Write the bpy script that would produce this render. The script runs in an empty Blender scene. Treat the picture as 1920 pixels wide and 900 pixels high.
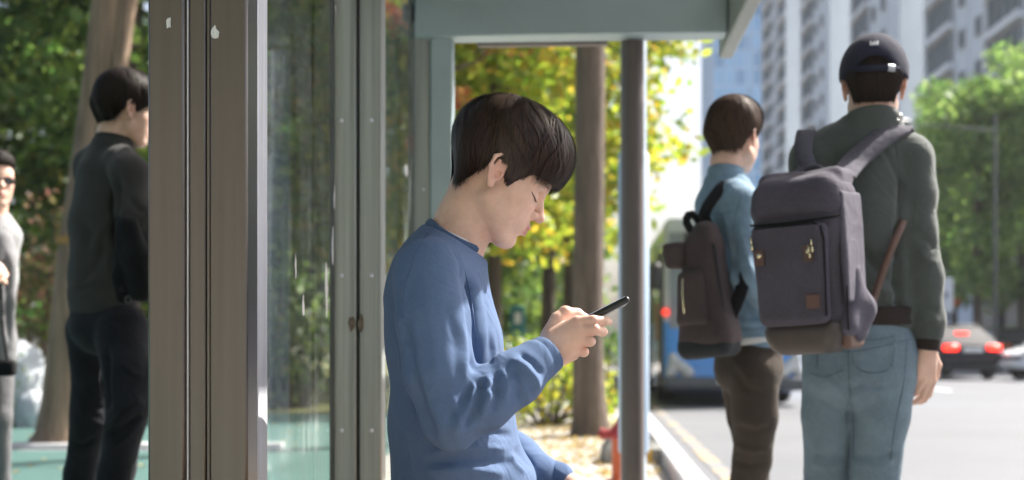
import bpy, math, random
import numpy as np
from mathutils import Vector, Matrix

sc = bpy.context.scene
COL = sc.collection
rng = np.random.default_rng(7)
random.seed(7)
R = math.radians

# ------------------------------------------------------------------ camera
FPX = 2500.0          # focal length in pixels of a 1920 wide picture
HC = 0.85             # camera height over the pavement
cam = bpy.data.cameras.new("camera")
cam.sensor_width = 36.0
cam.lens = FPX / 1920.0 * 36.0
cam.shift_y = 190.0 / 1920.0
cam.clip_start = 0.05
cam.clip_end = 3000.0
cam.dof.use_dof = True
cam.dof.focus_distance = 2.42
cam.dof.aperture_fstop = 3.4
cam.dof.aperture_blades = 0
camo = bpy.data.objects.new("camera", cam)
COL.objects.link(camo)
camo.location = (0, 0, HC)
camo.rotation_euler = (R(90), 0, 0)
sc.camera = camo

# ------------------------------------------------------------------ light
SUN_EL, SUN_AZ = R(47), R(56)      # azimuth from +Y (away) towards +X (right)
world = bpy.data.worlds.new("World")
sc.world = world
world.use_nodes = True
wn = world.node_tree
wn.nodes.clear()
sky = wn.nodes.new("ShaderNodeTexSky")
sky.sky_type = 'NISHITA'
sky.sun_disc = False
sky.sun_elevation = SUN_EL
sky.sun_rotation = SUN_AZ
sky.air_density = 0.8
sky.dust_density = 5.0
sky.ozone_density = 0.5
bg = wn.nodes.new("ShaderNodeBackground")
bg.inputs[1].default_value = 0.092
wo = wn.nodes.new("ShaderNodeOutputWorld")
wn.links.new(sky.outputs[0], bg.inputs[0])
wn.links.new(bg.outputs[0], wo.inputs[0])

sl = bpy.data.lights.new("sun", 'SUN')
sl.energy = 4.3
sl.angle = R(0.5)
sl.color = (1.0, 0.955, 0.88)
so = bpy.data.objects.new("sun", sl)
COL.objects.link(so)
sdir = Vector((math.sin(SUN_AZ) * math.cos(SUN_EL), math.cos(SUN_AZ) * math.cos(SUN_EL), math.sin(SUN_EL)))
so.rotation_euler = (-sdir).to_track_quat('-Z', 'Y').to_euler()
so.location = (0, 0, 30)

HAZE = 0.00045
vs = sc.view_settings
vs.view_transform = 'Standard'
vs.look = 'None'
vs.exposure = 1.6
vs.gamma = 1.0
sc.render.engine = 'CYCLES'
cy = sc.cycles
cy.max_bounces = 8
cy.diffuse_bounces = 3
cy.glossy_bounces = 3
cy.transmission_bounces = 4
cy.transparent_max_bounces = 12
cy.caustics_reflective = False
cy.caustics_refractive = False
cy.sample_clamp_indirect = 6.0
cy.use_denoising = True

# ------------------------------------------------------------------ helpers
def P(px, py, d):
    return np.array([(px - 960.0) / FPX * d, d, HC + (640.0 - py) / FPX * d])

SLOPE = 0.056
def SX(x0, d):                     # a line parallel to the street
    return x0 + SLOPE * d
STREET = math.atan(SLOPE)          # street heading, clockwise from +Y

def tag(o, label=None, cat=None, group=None, kind=None):
    if label: o['label'] = label
    if cat: o['category'] = cat
    if group: o['group'] = group
    if kind: o['kind'] = kind
    return o

def thing(name, label, cat, loc=(0, 0, 0), rz=0.0, group=None):
    o = bpy.data.objects.new(name, None)
    o.empty_display_size = 0.1
    COL.objects.link(o)
    o.location = loc
    o.rotation_euler = (0, 0, rz)
    return tag(o, label, cat, group)

def mesh_data(name, V, F, mats, fmat=None, smooth=False, col=None):
    m = bpy.data.meshes.new(name)
    V = np.asarray(V, dtype=np.float32)
    if isinstance(F, np.ndarray):
        n, k = F.shape
        m.vertices.add(len(V)); m.vertices.foreach_set("co", V.ravel())
        m.loops.add(n * k); m.loops.foreach_set("vertex_index", F.astype(np.int32).ravel())
        m.polygons.add(n)
        m.polygons.foreach_set("loop_start", np.arange(0, n * k, k, dtype=np.int32))
        m.polygons.foreach_set("loop_total", np.full(n, k, dtype=np.int32))
        m.update(calc_edges=True)
    else:
        m.from_pydata([tuple(map(float, v)) for v in V], [], F)
        m.update()
    if not isinstance(mats, (list, tuple)): mats = [mats]
    for mm in mats: m.materials.append(mm)
    if fmat is not None:
        m.polygons.foreach_set("material_index", np.asarray(fmat, dtype=np.int32))
    if smooth is True:
        m.polygons.foreach_set("use_smooth", np.ones(len(m.polygons), dtype=bool))
    if col is not None:
        a = m.color_attributes.new("col", 'FLOAT_COLOR', 'POINT')
        c = np.ones((len(V), 4), dtype=np.float32); c[:, :3] = col
        a.data.foreach_set("color", c.ravel())
    m.validate()
    return m

def link(name, data, parent=None):
    o = bpy.data.objects.new(name, data)
    COL.objects.link(o)
    if parent is not None: o.parent = parent
    return o

def wobj(name, V, F, mat, parent=None, smooth=True, col=None, fmat=None):
    """mesh given in world coordinates, parented to unrotated things"""
    V = np.asarray(V, dtype=np.float64)
    off = np.zeros(3)
    p = parent
    while p is not None:
        off = off + np.array(p.location); p = p.parent
    return link(name, mesh_data(name, V - off, F, mat, fmat, smooth, col), parent)

class MB:
    """collects boxes, tubes, lathes and prisms into one mesh"""
    def __init__(s): s.V, s.F, s.M, s.n = [], [], [], 0
    def add(s, V, F, mi=0):
        s.V.append(np.asarray(V, dtype=np.float64).reshape(-1, 3))
        for f in F: s.F.append([i + s.n for i in f]); s.M.append(mi)
        s.n += len(s.V[-1]); return s
    def box(s, lo, hi, mi=0, bev=0.0, rot=None, org=None):
        lo = np.array(lo, float); hi = np.array(hi, float)
        b = min(bev, 0.49 * float((hi - lo).min()))
        if b <= 0:
            V = np.array([[x, y, z] for x in (lo[0], hi[0]) for y in (lo[1], hi[1]) for z in (lo[2], hi[2])])
            F = [(0, 1, 3, 2), (4, 6, 7, 5), (0, 4, 5, 1), (2, 3, 7, 6), (0, 2, 6, 4), (1, 5, 7, 3)]
        else:
            V = []; idx = {}
            c = (lo + hi) / 2
            for sx in (-1, 1):
                for sy in (-1, 1):
                    for sz in (-1, 1):
                        sg = np.array([sx, sy, sz]); cor = np.where(sg < 0, lo, hi)
                        for ax in range(3):
                            p = cor - sg * b; p[ax] = cor[ax]
                            idx[(sx, sy, sz, ax)] = len(V); V.append(p)
            F = []
            for ax in range(3):
                a, bb = [i for i in range(3) if i != ax]
                for sg in (-1, 1):
                    f = []
                    for (u, v) in ((-1, -1), (1, -1), (1, 1), (-1, 1)):
                        k = [0, 0, 0]; k[ax] = sg; k[a] = u; k[bb] = v
                        f.append(idx[(k[0], k[1], k[2], ax)])
                    flip = (sg < 0) ^ (ax == 1)
                    F.append(tuple(f[::-1]) if flip else tuple(f))
            for ax in range(3):                       # edges along ax
                a, bb = [i for i in range(3) if i != ax]
                for u in (-1, 1):
                    for v in (-1, 1):
                        q = []
                        for sg, fc in ((-1, a), (1, a), (1, bb), (-1, bb)):
                            k = [0, 0, 0]; k[ax] = sg; k[a] = u; k[bb] = v
                            q.append(idx[(k[0], k[1], k[2], fc)])
                        nrm = np.cross(V[q[1]] - V[q[0]], V[q[2]] - V[q[0]])
                        cen = sum(V[i] for i in q) / 4 - c
                        F.append(tuple(q) if nrm @ cen > 0 else tuple(q[::-1]))
            for sx in (-1, 1):
                for sy in (-1, 1):
                    for sz in (-1, 1):
                        q = [idx[(sx, sy, sz, ax)] for ax in range(3)]
                        F.append(tuple(q) if sx * sy * sz > 0 else tuple(q[::-1]))
            V = np.array(V)
        if rot is not None:
            o = np.array(org if org is not None else (lo + hi) / 2, float)
            V = (V - o) @ np.array(rot, float).T + o
        return s.add(V, F, mi)
    def tube(s, pts, rad, seg=10, mi=0, cap=True, flat=1.0, up=(0, 0, 1)):
        pts = np.array(pts, float); n = len(pts)
        rad = np.full(n, rad) if np.isscalar(rad) else np.array(rad, float)
        up = np.array(up, float)
        V = []; a = None
        for i in range(n):
            t = pts[min(i + 1, n - 1)] - pts[max(i - 1, 0)]
            t = t / (np.linalg.norm(t) + 1e-9)
            if a is None:                       # start frame, then carried along without twist
                a = np.cross(t, up)
                if np.linalg.norm(a) < .3: a = np.cross(t, (1, 0, 0))
            a = a - t * (a @ t)
            a = a / np.linalg.norm(a); b = np.cross(a, t)
            for k in range(seg):
                th = 2 * math.pi * k / seg
                V.append(pts[i] + rad[i] * (a * math.cos(th) + b * math.sin(th) * flat))
        F = []
        for i in range(n - 1):
            for k in range(seg):
                k2 = (k + 1) % seg
                F.append((i * seg + k, (i + 1) * seg + k, (i + 1) * seg + k2, i * seg + k2))
        if cap:
            F.append(tuple(range(seg))); F.append(tuple((n - 1) * seg + k for k in range(seg))[::-1])
        return s.add(V, F, mi)
    def lathe(s, prof, seg=20, mi=0, org=(0, 0, 0), axis=2):
        org = np.array(org, float); V = []
        for (r, z) in prof:
            for k in range(seg):
                th = 2 * math.pi * k / seg
                v = [r * math.cos(th), r * math.sin(th), z]
                if axis == 0: v = [z, v[0], v[1]]
                if axis == 1: v = [v[1], z, v[0]]
                V.append(np.array(v) + org)
        F = []
        for i in range(len(prof) - 1):
            for k in range(seg):
                k2 = (k + 1) % seg
                F.append((i * seg + k, i * seg + k2, (i + 1) * seg + k2, (i + 1) * seg + k))
        F.append(tuple(range(seg))[::-1]); F.append(tuple((len(prof) - 1) * seg + k for k in range(seg)))
        return s.add(V, F, mi)
    def prism(s, poly, a0, a1, axis=1, mi=0):
        """poly of 2-D points extruded along axis"""
        n = len(poly); V = []
        for a in (a0, a1):
            for (u, v) in poly:
                V.append({0: (a, u, v), 1: (u, a, v), 2: (u, v, a)}[axis])
        F = [tuple(range(n)), tuple(range(n, 2 * n))[::-1]]
        for i in range(n):
            j = (i + 1) % n
            F.append((i, i + n, j + n, j))
        return s.add(V, F, mi)
    def quad(s, a, b, c, d, mi=0): return s.add([a, b, c, d], [(0, 1, 2, 3)], mi)
    def data(s, name, mats, smooth=False):
        m = mesh_data(name, np.concatenate(s.V), s.F, mats, s.M, False)
        fix_normals(m)
        if smooth:
            m.polygons.foreach_set("use_smooth", np.ones(len(m.polygons), dtype=bool))
            try: m.set_sharp_from_angle(angle=R(38))
            except Exception: pass
        return m
    def build(s, name, mats, parent=None, smooth=False):
        return link(name, s.data(name, mats, smooth), parent)

import bmesh
def fix_normals(m):
    b = bmesh.new(); b.from_mesh(m)
    bmesh.ops.recalc_face_normals(b, faces=b.faces[:])
    b.to_mesh(m); b.free()

def copy_tree(o, parent=None):
    c = o.copy(); COL.objects.link(c)
    if parent is not None: c.parent = parent
    for ch in list(o.children): copy_tree(ch, c)
    return c

# ------------------------------------------------------------------ materials
class NT:
    def __init__(s, m):
        m.use_nodes = True; s.t = m.node_tree; s.t.nodes.clear()
        s.out = s.n("ShaderNodeOutputMaterial")
    def n(s, typ, **kw):
        x = s.t.nodes.new(typ)
        for k, v in kw.items():
            if k.startswith("i_"):
                x.inputs[int(k[2:])].default_value = v
            else: setattr(x, k, v)
        return x
    def l(s, a, b): s.t.links.new(a, b)
    def noise(s, scale, detail=3, rough=.55, vec=None, stretch=None):
        x = s.n("ShaderNodeTexNoise"); x.inputs["Scale"].default_value = scale
        x.inputs["Detail"].default_value = detail; x.inputs["Roughness"].default_value = rough
        tc = s.n("ShaderNodeTexCoord")
        if stretch:
            mp = s.n("ShaderNodeMapping"); mp.inputs["Scale"].default_value = stretch
            s.l(tc.outputs["Object"], mp.inputs[0]); s.l(mp.outputs[0], x.inputs["Vector"])
        else: s.l(tc.outputs["Object"], x.inputs["Vector"])
        return x
    def ramp(s, src, stops):
        r = s.n("ShaderNodeValToRGB"); e = r.color_ramp.elements
        while len(e) < len(stops): e.new(.5)
        for k, (p, c) in enumerate(stops):
            e[k].position = p; e[k].color = (c[0], c[1], c[2], 1) if len(c) == 3 else c
        s.l(src, r.inputs[0]); return r
    def bump(s, src, strength, dist=.01):
        b = s.n("ShaderNodeBump"); b.inputs["Strength"].default_value = strength
        b.inputs["Distance"].default_value = dist; s.l(src, b.inputs["Height"]); return b
    def pbsdf(s, **kw):
        p = s.n("ShaderNodeBsdfPrincipled")
        for k, v in kw.items(): p.inputs[k.replace("_", " ")].default_value = v
        s.l(p.outputs[0], s.out.inputs[0]); return p

def rgb(c): return (c[0], c[1], c[2], 1.0)
def mul(c, k): return tuple(min(1, x * k) for x in c)

def mat(name, c, rough=.6, metal=0.0, var=.18, scale=8, bump=0.0, bscale=None, spec=.5, stretch=None, bdist=.01, coat=0.0):
    m = bpy.data.materials.new(name); t = NT(m)
    p = t.pbsdf(Roughness=rough, Metallic=metal)
    p.inputs["Specular IOR Level"].default_value = spec
    p.inputs["Coat Weight"].default_value = coat
    nz = t.noise(scale, 5, .6, stretch=stretch)
    r = t.ramp(nz.outputs[0], [(.28, mul(c, 1 - var)), (.72, mul(c, 1 + var))])
    t.l(r.outputs[0], p.inputs["Base Color"])
    rr = t.n("ShaderNodeMapRange"); rr.inputs[3].default_value = max(.02, rough - .08); rr.inputs[4].default_value = min(1, rough + .08)
    t.l(nz.outputs[0], rr.inputs[0]); t.l(rr.outputs[0], p.inputs["Roughness"])
    if bump:
        nb = t.noise(bscale or scale * 6, 4, .6, stretch=stretch)
        b = t.bump(nb.outputs[0], bump, bdist); t.l(b.outputs[0], p.inputs["Normal"])
    return m

def fabric(name, c, var=.12, weave=900, bump=.25, sheen=.15, heather=.25, rough=.9, wear=0.0, wrinkle=.2, wscale=11):
    m = bpy.data.materials.new(name); t = NT(m)
    p = t.pbsdf(Roughness=rough)
    p.inputs["Specular IOR Level"].default_value = .2
    p.inputs["Sheen Weight"].default_value = sheen
    p.inputs["Sheen Roughness"].default_value = .5
    big = t.noise(7, 4, .6); fine = t.noise(weave, 2, .6)
    r1 = t.ramp(big.outputs[0], [(.3, mul(c, 1 - var)), (.7, mul(c, 1 + var))])
    r2 = t.ramp(fine.outputs[0], [(.35, (1 - heather,) * 3), (.65, (1 + heather * .6,) * 3)])
    mx = t.n("ShaderNodeMix", data_type='RGBA', blend_type='MULTIPLY'); mx.inputs[0].default_value = 1
    t.l(r1.outputs[0], mx.inputs[6]); t.l(r2.outputs[0], mx.inputs[7])
    res = mx.outputs[2]
    if wear:
        w = t.noise(14, 6, .7); rw = t.ramp(w.outputs[0], [(.45, (0, 0, 0)), (.75, (1, 1, 1))])
        m2 = t.n("ShaderNodeMix", data_type='RGBA')
        m2.inputs[7].default_value = rgb(mul(c, 1 + wear))
        t.l(rw.outputs[0], m2.inputs[0]); t.l(res, m2.inputs[6]); res = m2.outputs[2]
    t.l(res, p.inputs["Base Color"])
    b = t.bump(fine.outputs[0], bump, .0015)
    if wrinkle:                                     # small creases of the cloth
        wz = t.noise(wscale, 2, .5, stretch=(1, 1, .85)); wz.inputs["Distortion"].default_value = 1.2
        rw2 = t.ramp(wz.outputs[0], [(.38, (0, 0, 0)), (.5, (1, 1, 1)), (.62, (.1, .1, .1))])
        b2 = t.bump(rw2.outputs[0], wrinkle, .006); t.l(b2.outputs[0], b.inputs["Normal"])
    t.l(b.outputs[0], p.inputs["Normal"])
    return m

def skin_mat(name):
    m = bpy.data.materials.new(name); t = NT(m)
    p = t.pbsdf(Roughness=.48)
    p.inputs["Specular IOR Level"].default_value = .38
    p.inputs["Subsurface Weight"].default_value = .25
    p.inputs["Subsurface Radius"].default_value = (1.0, .35, .2)
    p.inputs["Subsurface Scale"].default_value = .006
    at = t.n("ShaderNodeVertexColor"); at.layer_name = "col"
    nz = t.noise(38, 6, .68)
    r = t.ramp(nz.outputs[0], [(.3, (.90, .84, .82)), (.7, (1.06, 1.06, 1.06))])
    mx = t.n("ShaderNodeMix", data_type='RGBA', blend_type='MULTIPLY'); mx.inputs[0].default_value = 1
    t.l(at.outputs[0], mx.inputs[6]); t.l(r.outputs[0], mx.inputs[7])
    t.l(mx.outputs[2], p.inputs["Base Color"])
    b = t.bump(t.noise(700, 4).outputs[0], .22, .001); t.l(b.outputs[0], p.inputs["Normal"])
    return m

def hair_mat(name, c0, c1, rough=.38, spec=.3):
    m = bpy.data.materials.new(name); t = NT(m)
    p = t.pbsdf(Roughness=rough)
    p.inputs["Specular IOR Level"].default_value = spec
    g = t.n("ShaderNodeNewGeometry")
    r = t.ramp(g.outputs["Random Per Island"], [(0, c0), (1, c1)])
    t.l(r.outputs[0], p.inputs["Base Color"])
    return m

def leaf_mat(name, stops, trans=.5):
    m = bpy.data.materials.new(name); t = NT(m)
    g = t.n("ShaderNodeNewGeometry")
    r = t.ramp(g.outputs["Random Per Island"], stops)
    nz = t.noise(.9, 3, .6); r2 = t.ramp(nz.outputs[0], [(.3, (.7, .78, .75)), (.7, (1.15, 1.05, 1.0))])
    mx = t.n("ShaderNodeMix", data_type='RGBA', blend_type='MULTIPLY'); mx.inputs[0].default_value = 1
    t.l(r.outputs[0], mx.inputs[6]); t.l(r2.outputs[0], mx.inputs[7])
    d = t.n("ShaderNodeBsdfDiffuse"); tr = t.n("ShaderNodeBsdfTranslucent")
    gl = t.n("ShaderNodeBsdfGlossy"); gl.inputs["Roughness"].default_value = .45; gl.inputs[0].default_value = (.6, .6, .6, 1)
    t.l(mx.outputs[2], d.inputs[0]); t.l(mx.outputs[2], tr.inputs[0])
    a = t.n("ShaderNodeMixShader"); a.inputs[0].default_value = trans
    t.l(d.outputs[0], a.inputs[1]); t.l(tr.outputs[0], a.inputs[2])
    b = t.n("ShaderNodeMixShader"); b.inputs[0].default_value = .05
    t.l(a.outputs[0], b.inputs[1]); t.l(gl.outputs[0], b.inputs[2])
    t.l(b.outputs[0], t.out.inputs[0])
    return m

def glass_mat(name, tint=(.9, .96, .95), dirt=.25, refl=1.0, streak=(9, 9, .7), dirtc=(.55, .62, .62)):
    """thin pane: see-through, Fresnel mirror and a dusty, streaky film"""
    m = bpy.data.materials.new(name); t = NT(m)
    tr = t.n("ShaderNodeBsdfTransparent"); tr.inputs[0].default_value = rgb(tint)
    gl = t.n("ShaderNodeBsdfGlossy"); gl.inputs["Roughness"].default_value = .015
    fr = t.n("ShaderNodeFresnel"); fr.inputs[0].default_value = 1.5
    ml = t.n("ShaderNodeMath", operation='MULTIPLY'); ml.inputs[1].default_value = refl; ml.use_clamp = True
    t.l(fr.outputs[0], ml.inputs[0])
    a = t.n("ShaderNodeMixShader"); t.l(ml.outputs[0], a.inputs[0])
    t.l(tr.outputs[0], a.inputs[1]); t.l(gl.outputs[0], a.inputs[2])
    df = t.n("ShaderNodeBsdfDiffuse"); df.inputs[0].default_value = rgb(dirtc)
    n1 = t.noise(1.0, 6, .7, stretch=streak); n2 = t.noise(3.0, 5, .7)
    ad = t.n("ShaderNodeMath", operation='MULTIPLY'); t.l(n1.outputs[0], ad.inputs[0]); t.l(n2.outputs[0], ad.inputs[1])
    rp = t.ramp(ad.outputs[0], [(.20, (dirt * .12,) * 3), (.29, (dirt,) * 3), (.42, (min(1, dirt * 3.6),) * 3)])
    b = t.n("ShaderNodeMixShader"); t.l(rp.outputs[0], b.inputs[0])
    t.l(a.outputs[0], b.inputs[1]); t.l(df.outputs[0], b.inputs[2])
    t.l(b.outputs[0], t.out.inputs[0])
    return m

def emit_mat(name, c, e):
    m = bpy.data.materials.new(name); t = NT(m)
    p = t.pbsdf(Roughness=.3); p.inputs["Base Color"].default_value = rgb(c)
    p.inputs["Emission Color"].default_value = rgb(c); p.inputs["Emission Strength"].default_value = e
    return m

# ------------------------------------------------------------------ implicit surfaces
def smin(a, b, k):
    if k <= 0: return np.minimum(a, b)
    h = np.clip(.5 + .5 * (b - a) / k, 0, 1)
    return b + (a - b) * h - k * h * (1 - h)

class Field:
    def __init__(s, lo, hi, h):
        s.lo = np.array(lo, float); s.h = h
        s.n = np.ceil((np.array(hi, float) - s.lo) / h).astype(int) + 1
        s.v = np.full(tuple(s.n), .2, dtype=np.float32)
    def _loc(s, lo, hi):
        a = np.clip(np.floor((np.asarray(lo) - s.lo) / s.h).astype(int), 0, s.n)
        b = np.clip(np.ceil((np.asarray(hi) - s.lo) / s.h).astype(int) + 1, 0, s.n)
        if np.any(b <= a): return None
        g = [s.lo[i] + s.h * np.arange(a[i], b[i], dtype=np.float32) for i in range(3)]
        return (slice(a[0], b[0]), slice(a[1], b[1]), slice(a[2], b[2])), g[0][:, None, None], g[1][None, :, None], g[2][None, None, :]
    def put(s, lo, hi, fn, k, op='+'):
        m = max(k, .004) * 1.5 + 3 * s.h
        r = s._loc(np.asarray(lo) - m, np.asarray(hi) + m)
        if r is None: return s
        sl_, X, Y, Z = r
        d = fn(X, Y, Z).astype(np.float32)
        if op == '+': s.v[sl_] = smin(s.v[sl_], d, k)
        else: s.v[sl_] = -smin(-s.v[sl_], d, k)
        return s
    def rc(s, a, b, ra, rb, k=.01, op='+', n=None, sc=1.0):
        a = np.asarray(a, float); b = np.asarray(b, float)
        ab = b - a; L2 = max(ab @ ab, 1e-10)
        def fn(X, Y, Z):
            px, py, pz = X - a[0], Y - a[1], Z - a[2]
            t = np.clip((px * ab[0] + py * ab[1] + pz * ab[2]) / L2, 0, 1)
            qx, qy, qz = px - t * ab[0], py - t * ab[1], pz - t * ab[2]
            r = ra + (rb - ra) * t
            q2 = qx * qx + qy * qy + qz * qz
            if n is not None:
                c = qx * n[0] + qy * n[1] + qz * n[2]
                q2 = np.maximum(q2 - c * c, 0) + (c / sc) ** 2
                return (np.sqrt(q2) - r) * (min(1.0, sc) if sc < 1 else 1.0)
            return np.sqrt(q2) - r
        e = max(ra, rb) * max(1.0, sc)
        return s.put(np.minimum(a, b) - e, np.maximum(a, b) + e, fn, k, op)
    def chain(s, pts, k=.01, n=None, sc=1.0, op='+'):
        """pts: (point, radius)"""
        for (a, ra), (b, rb) in zip(pts[:-1], pts[1:]): s.rc(a, b, ra, rb, k, op, n, sc)
        return s
    def ell(s, c, r, k=.01, op='+', M=None):
        c = np.asarray(c, float); r = np.asarray(r, float)
        def fn(X, Y, Z):
            p = [X - c[0], Y - c[1], Z - c[2]]
            if M is not None: p = [M[0][i] * p[0] + M[1][i] * p[1] + M[2][i] * p[2] for i in range(3)]
            k0 = np.sqrt((p[0] / r[0]) ** 2 + (p[1] / r[1]) ** 2 + (p[2] / r[2]) ** 2)
            k1 = np.sqrt((p[0] / r[0] ** 2) ** 2 + (p[1] / r[1] ** 2) ** 2 + (p[2] / r[2] ** 2) ** 2) + 1e-9
            return k0 * (k0 - 1) / k1
        e = r.max() if M is not None else r
        return s.put(c - e, c + e, fn, k, op)
    def box(s, c, half, rad, k=.01, op='+', M=None, taper=0.0):
        """rounded box, M columns are its axes; taper narrows x,y towards +z"""
        c = np.asarray(c, float); half = np.asarray(half, float)
        def fn(X, Y, Z):
            p = [X - c[0], Y - c[1], Z - c[2]]
            if M is not None: p = [M[0][i] * p[0] + M[1][i] * p[1] + M[2][i] * p[2] for i in range(3)]
            f = 1 - taper * np.clip(p[2] / half[2], -1.2, 1.2) if taper else 1.0
            q = [np.abs(p[0]) - half[0] * f + rad, np.abs(p[1]) - half[1] * f + rad, np.abs(p[2]) - half[2] + rad]
            o = np.sqrt(np.maximum(q[0], 0) ** 2 + np.maximum(q[1], 0) ** 2 + np.maximum(q[2], 0) ** 2)
            return o + np.minimum(np.maximum(np.maximum(q[0], q[1]), q[2]), 0) - rad
        e = np.linalg.norm(half) * 1.2 if M is not None else half * (1 + abs(taper))
        return s.put(c - e, c + e, fn, k, op)
    def cut(s, fn, k=.003):
        """keep only where fn < 0"""
        X, Y, Z = [s.lo[i] + s.h * np.arange(s.n[i], dtype=np.float32) for i in range(3)]
        d = fn(X[:, None, None], Y[None, :, None], Z[None, None, :])
        s.v = -smin(-s.v, -np.broadcast_to(d, s.v.shape).astype(np.float32), k)
        return s
    def sample(s, p):
        q = (np.asarray(p) - s.lo) / s.h
        q = np.clip(q, 0, s.n - 1.001)
        i = q.astype(int); f = q - i
        out = 0
        for dx in (0, 1):
            for dy in (0, 1):
                for dz in (0, 1):
                    w = (f[..., 0] if dx else 1 - f[..., 0]) * (f[..., 1] if dy else 1 - f[..., 1]) * (f[..., 2] if dz else 1 - f[..., 2])
                    out = out + w * s.v[i[..., 0] + dx, i[..., 1] + dy, i[..., 2] + dz]
        return out
    def mesh(s, smooth=1):
        v = s.v.copy()
        v[0] = v[-1] = .1; v[:, 0] = v[:, -1] = .1; v[:, :, 0] = v[:, :, -1] = .1
        S = v < 0
        n = S.shape
        cnt = np.zeros(tuple(x - 1 for x in n), dtype=np.int8)
        for dx in (0, 1):
            for dy in (0, 1):
                for dz in (0, 1):
                    cnt += S[dx:n[0] - 1 + dx, dy:n[1] - 1 + dy, dz:n[2] - 1 + dz]
        act = (cnt > 0) & (cnt < 8)
        I, J, K = np.nonzero(act)
        ids = np.full(act.shape, -1, dtype=np.int32); ids[I, J, K] = np.arange(len(I))
        cor = [(a, b, c) for a in (0, 1) for b in (0, 1) for c in (0, 1)]
        val = np.stack([v[I + a, J + b, K + c] for a, b, c in cor], 1)
        acc = np.zeros((len(I), 3)); num = np.zeros(len(I))
        for i, a in enumerate(cor):
            for j, b in enumerate(cor):
                if j > i and sum(abs(a[q] - b[q]) for q in range(3)) == 1:
                    va, vb = val[:, i], val[:, j]
                    x = (va < 0) != (vb < 0)
                    t = np.where(x, va / np.where(x, va - vb, 1), 0)
                    pt = np.array(a) + t[:, None] * (np.array(b) - np.array(a))
                    acc += pt * x[:, None]; num += x
        V = s.lo + s.h * (np.stack([I, J, K], 1) + acc / num[:, None])
        Fs = []
        for ax in range(3):
            a0 = [slice(0, n[i] - 1) if i == ax else slice(1, n[i] - 1) for i in range(3)]
            a1 = list(a0); a1[ax] = slice(1, n[ax])
            A, B = S[tuple(a0)], S[tuple(a1)]
            ch = A != B
            q = np.stack(np.nonzero(ch), 1)
            if not len(q): continue
            q = q + np.array([0 if i == ax else 1 for i in range(3)])
            u, w = [(1, 2), (2, 0), (0, 1)][ax]
            def cell(du, dw):
                c = q.copy(); c[:, u] += du; c[:, w] += dw
                return ids[c[:, 0], c[:, 1], c[:, 2]]
            f = np.stack([cell(-1, -1), cell(0, -1), cell(0, 0), cell(-1, 0)], 1)
            inside = A[ch]
            f = np.where(inside[:, None], f, f[:, ::-1])
            Fs.append(f)
        F = np.concatenate(Fs)
        for _ in range(smooth): V = relax(V, F, .5)
        return V, F

def relax(V, F, w=.5):
    acc = np.zeros_like(V); num = np.zeros(len(V))
    for k in range(4):
        a, b = F[:, k], F[:, (k + 1) % 4]
        for q in range(3):
            acc[:, q] += np.bincount(a, V[b, q], len(V)) + np.bincount(b, V[a, q], len(V))
        num += np.bincount(a, minlength=len(V)) + np.bincount(b, minlength=len(V))
    return V + w * (acc / np.maximum(num, 1)[:, None] - V)

def vnormals(V, F):
    fn = np.cross(V[F[:, 2]] - V[F[:, 0]], V[F[:, 3]] - V[F[:, 1]])
    N = np.zeros_like(V)
    for k in range(4):
        for q in range(3): N[:, q] += np.bincount(F[:, k], fn[:, q], len(V))
    return N / (np.linalg.norm(N, axis=1, keepdims=True) + 1e-12)

def wob(p, freq, seed, oct_=3):
    """cheap smooth noise, about -1..1"""
    r = np.random.default_rng(seed); out = np.zeros(len(p)); amp = 1.0; tot = 0
    for o in range(oct_):
        for _ in range(4):
            d = r.normal(size=3); d /= np.linalg.norm(d)
            out += amp * np.sin(p @ d * freq * (0.8 + .4 * r.random()) + r.random() * 6.28) / 4
        tot += amp * .6; amp *= .5; freq *= 1.9
    return out / tot

def proj(V):
    return np.stack([960 + FPX * V[:, 0] / V[:, 1], 640 - FPX * (V[:, 2] - HC) / V[:, 1]], 1)

def folds(V, F, lst, blur=1):
    """raise or sink cloth along polylines drawn on the side that faces the camera:
    (points in px, width px, height m)"""
    N = vnormals(V, F); pp = proj(V)
    view = V - np.array([0, 0, HC]); view /= np.linalg.norm(view, axis=1, keepdims=True)
    face = np.clip(-(N * view).sum(1) * 2.5, 0, 1)
    disp = np.zeros(len(V))
    for pts, w, hgt in lst:
        pts = np.array(pts, float); L = len(pts) - 1
        best = np.full(len(V), 1e9); tb = np.zeros(len(V))
        for i in range(L):
            a, b = pts[i], pts[i + 1]; ab = b - a
            t = np.clip(((pp - a) @ ab) / (ab @ ab), 0, 1)
            d = np.linalg.norm(pp - a - t[:, None] * ab, axis=1)
            m = d < best; best[m] = d[m]; tb[m] = (i + t[m]) / L
        ends = np.clip(np.minimum(tb, 1 - tb) * 5 + .15, 0, 1)
        disp += hgt * (np.exp(-(best / (w * .9)) ** 1.35) if hgt > 0 else np.exp(-(best / w) ** 2)) * ends
    return V + N * (disp * face)[:, None]
# ================================================================== ground
SROT = -STREET           # rotation about z that turns +Y onto the street direction
def st(x, d): return (SX(x, d), d)

def sheet(name, pts, z, m, kind='structure'):
    o = MB().add([(x, y, z) for x, y in pts], [tuple(range(len(pts)))]).build(name, m)
    return tag(o, kind=kind)

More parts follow.
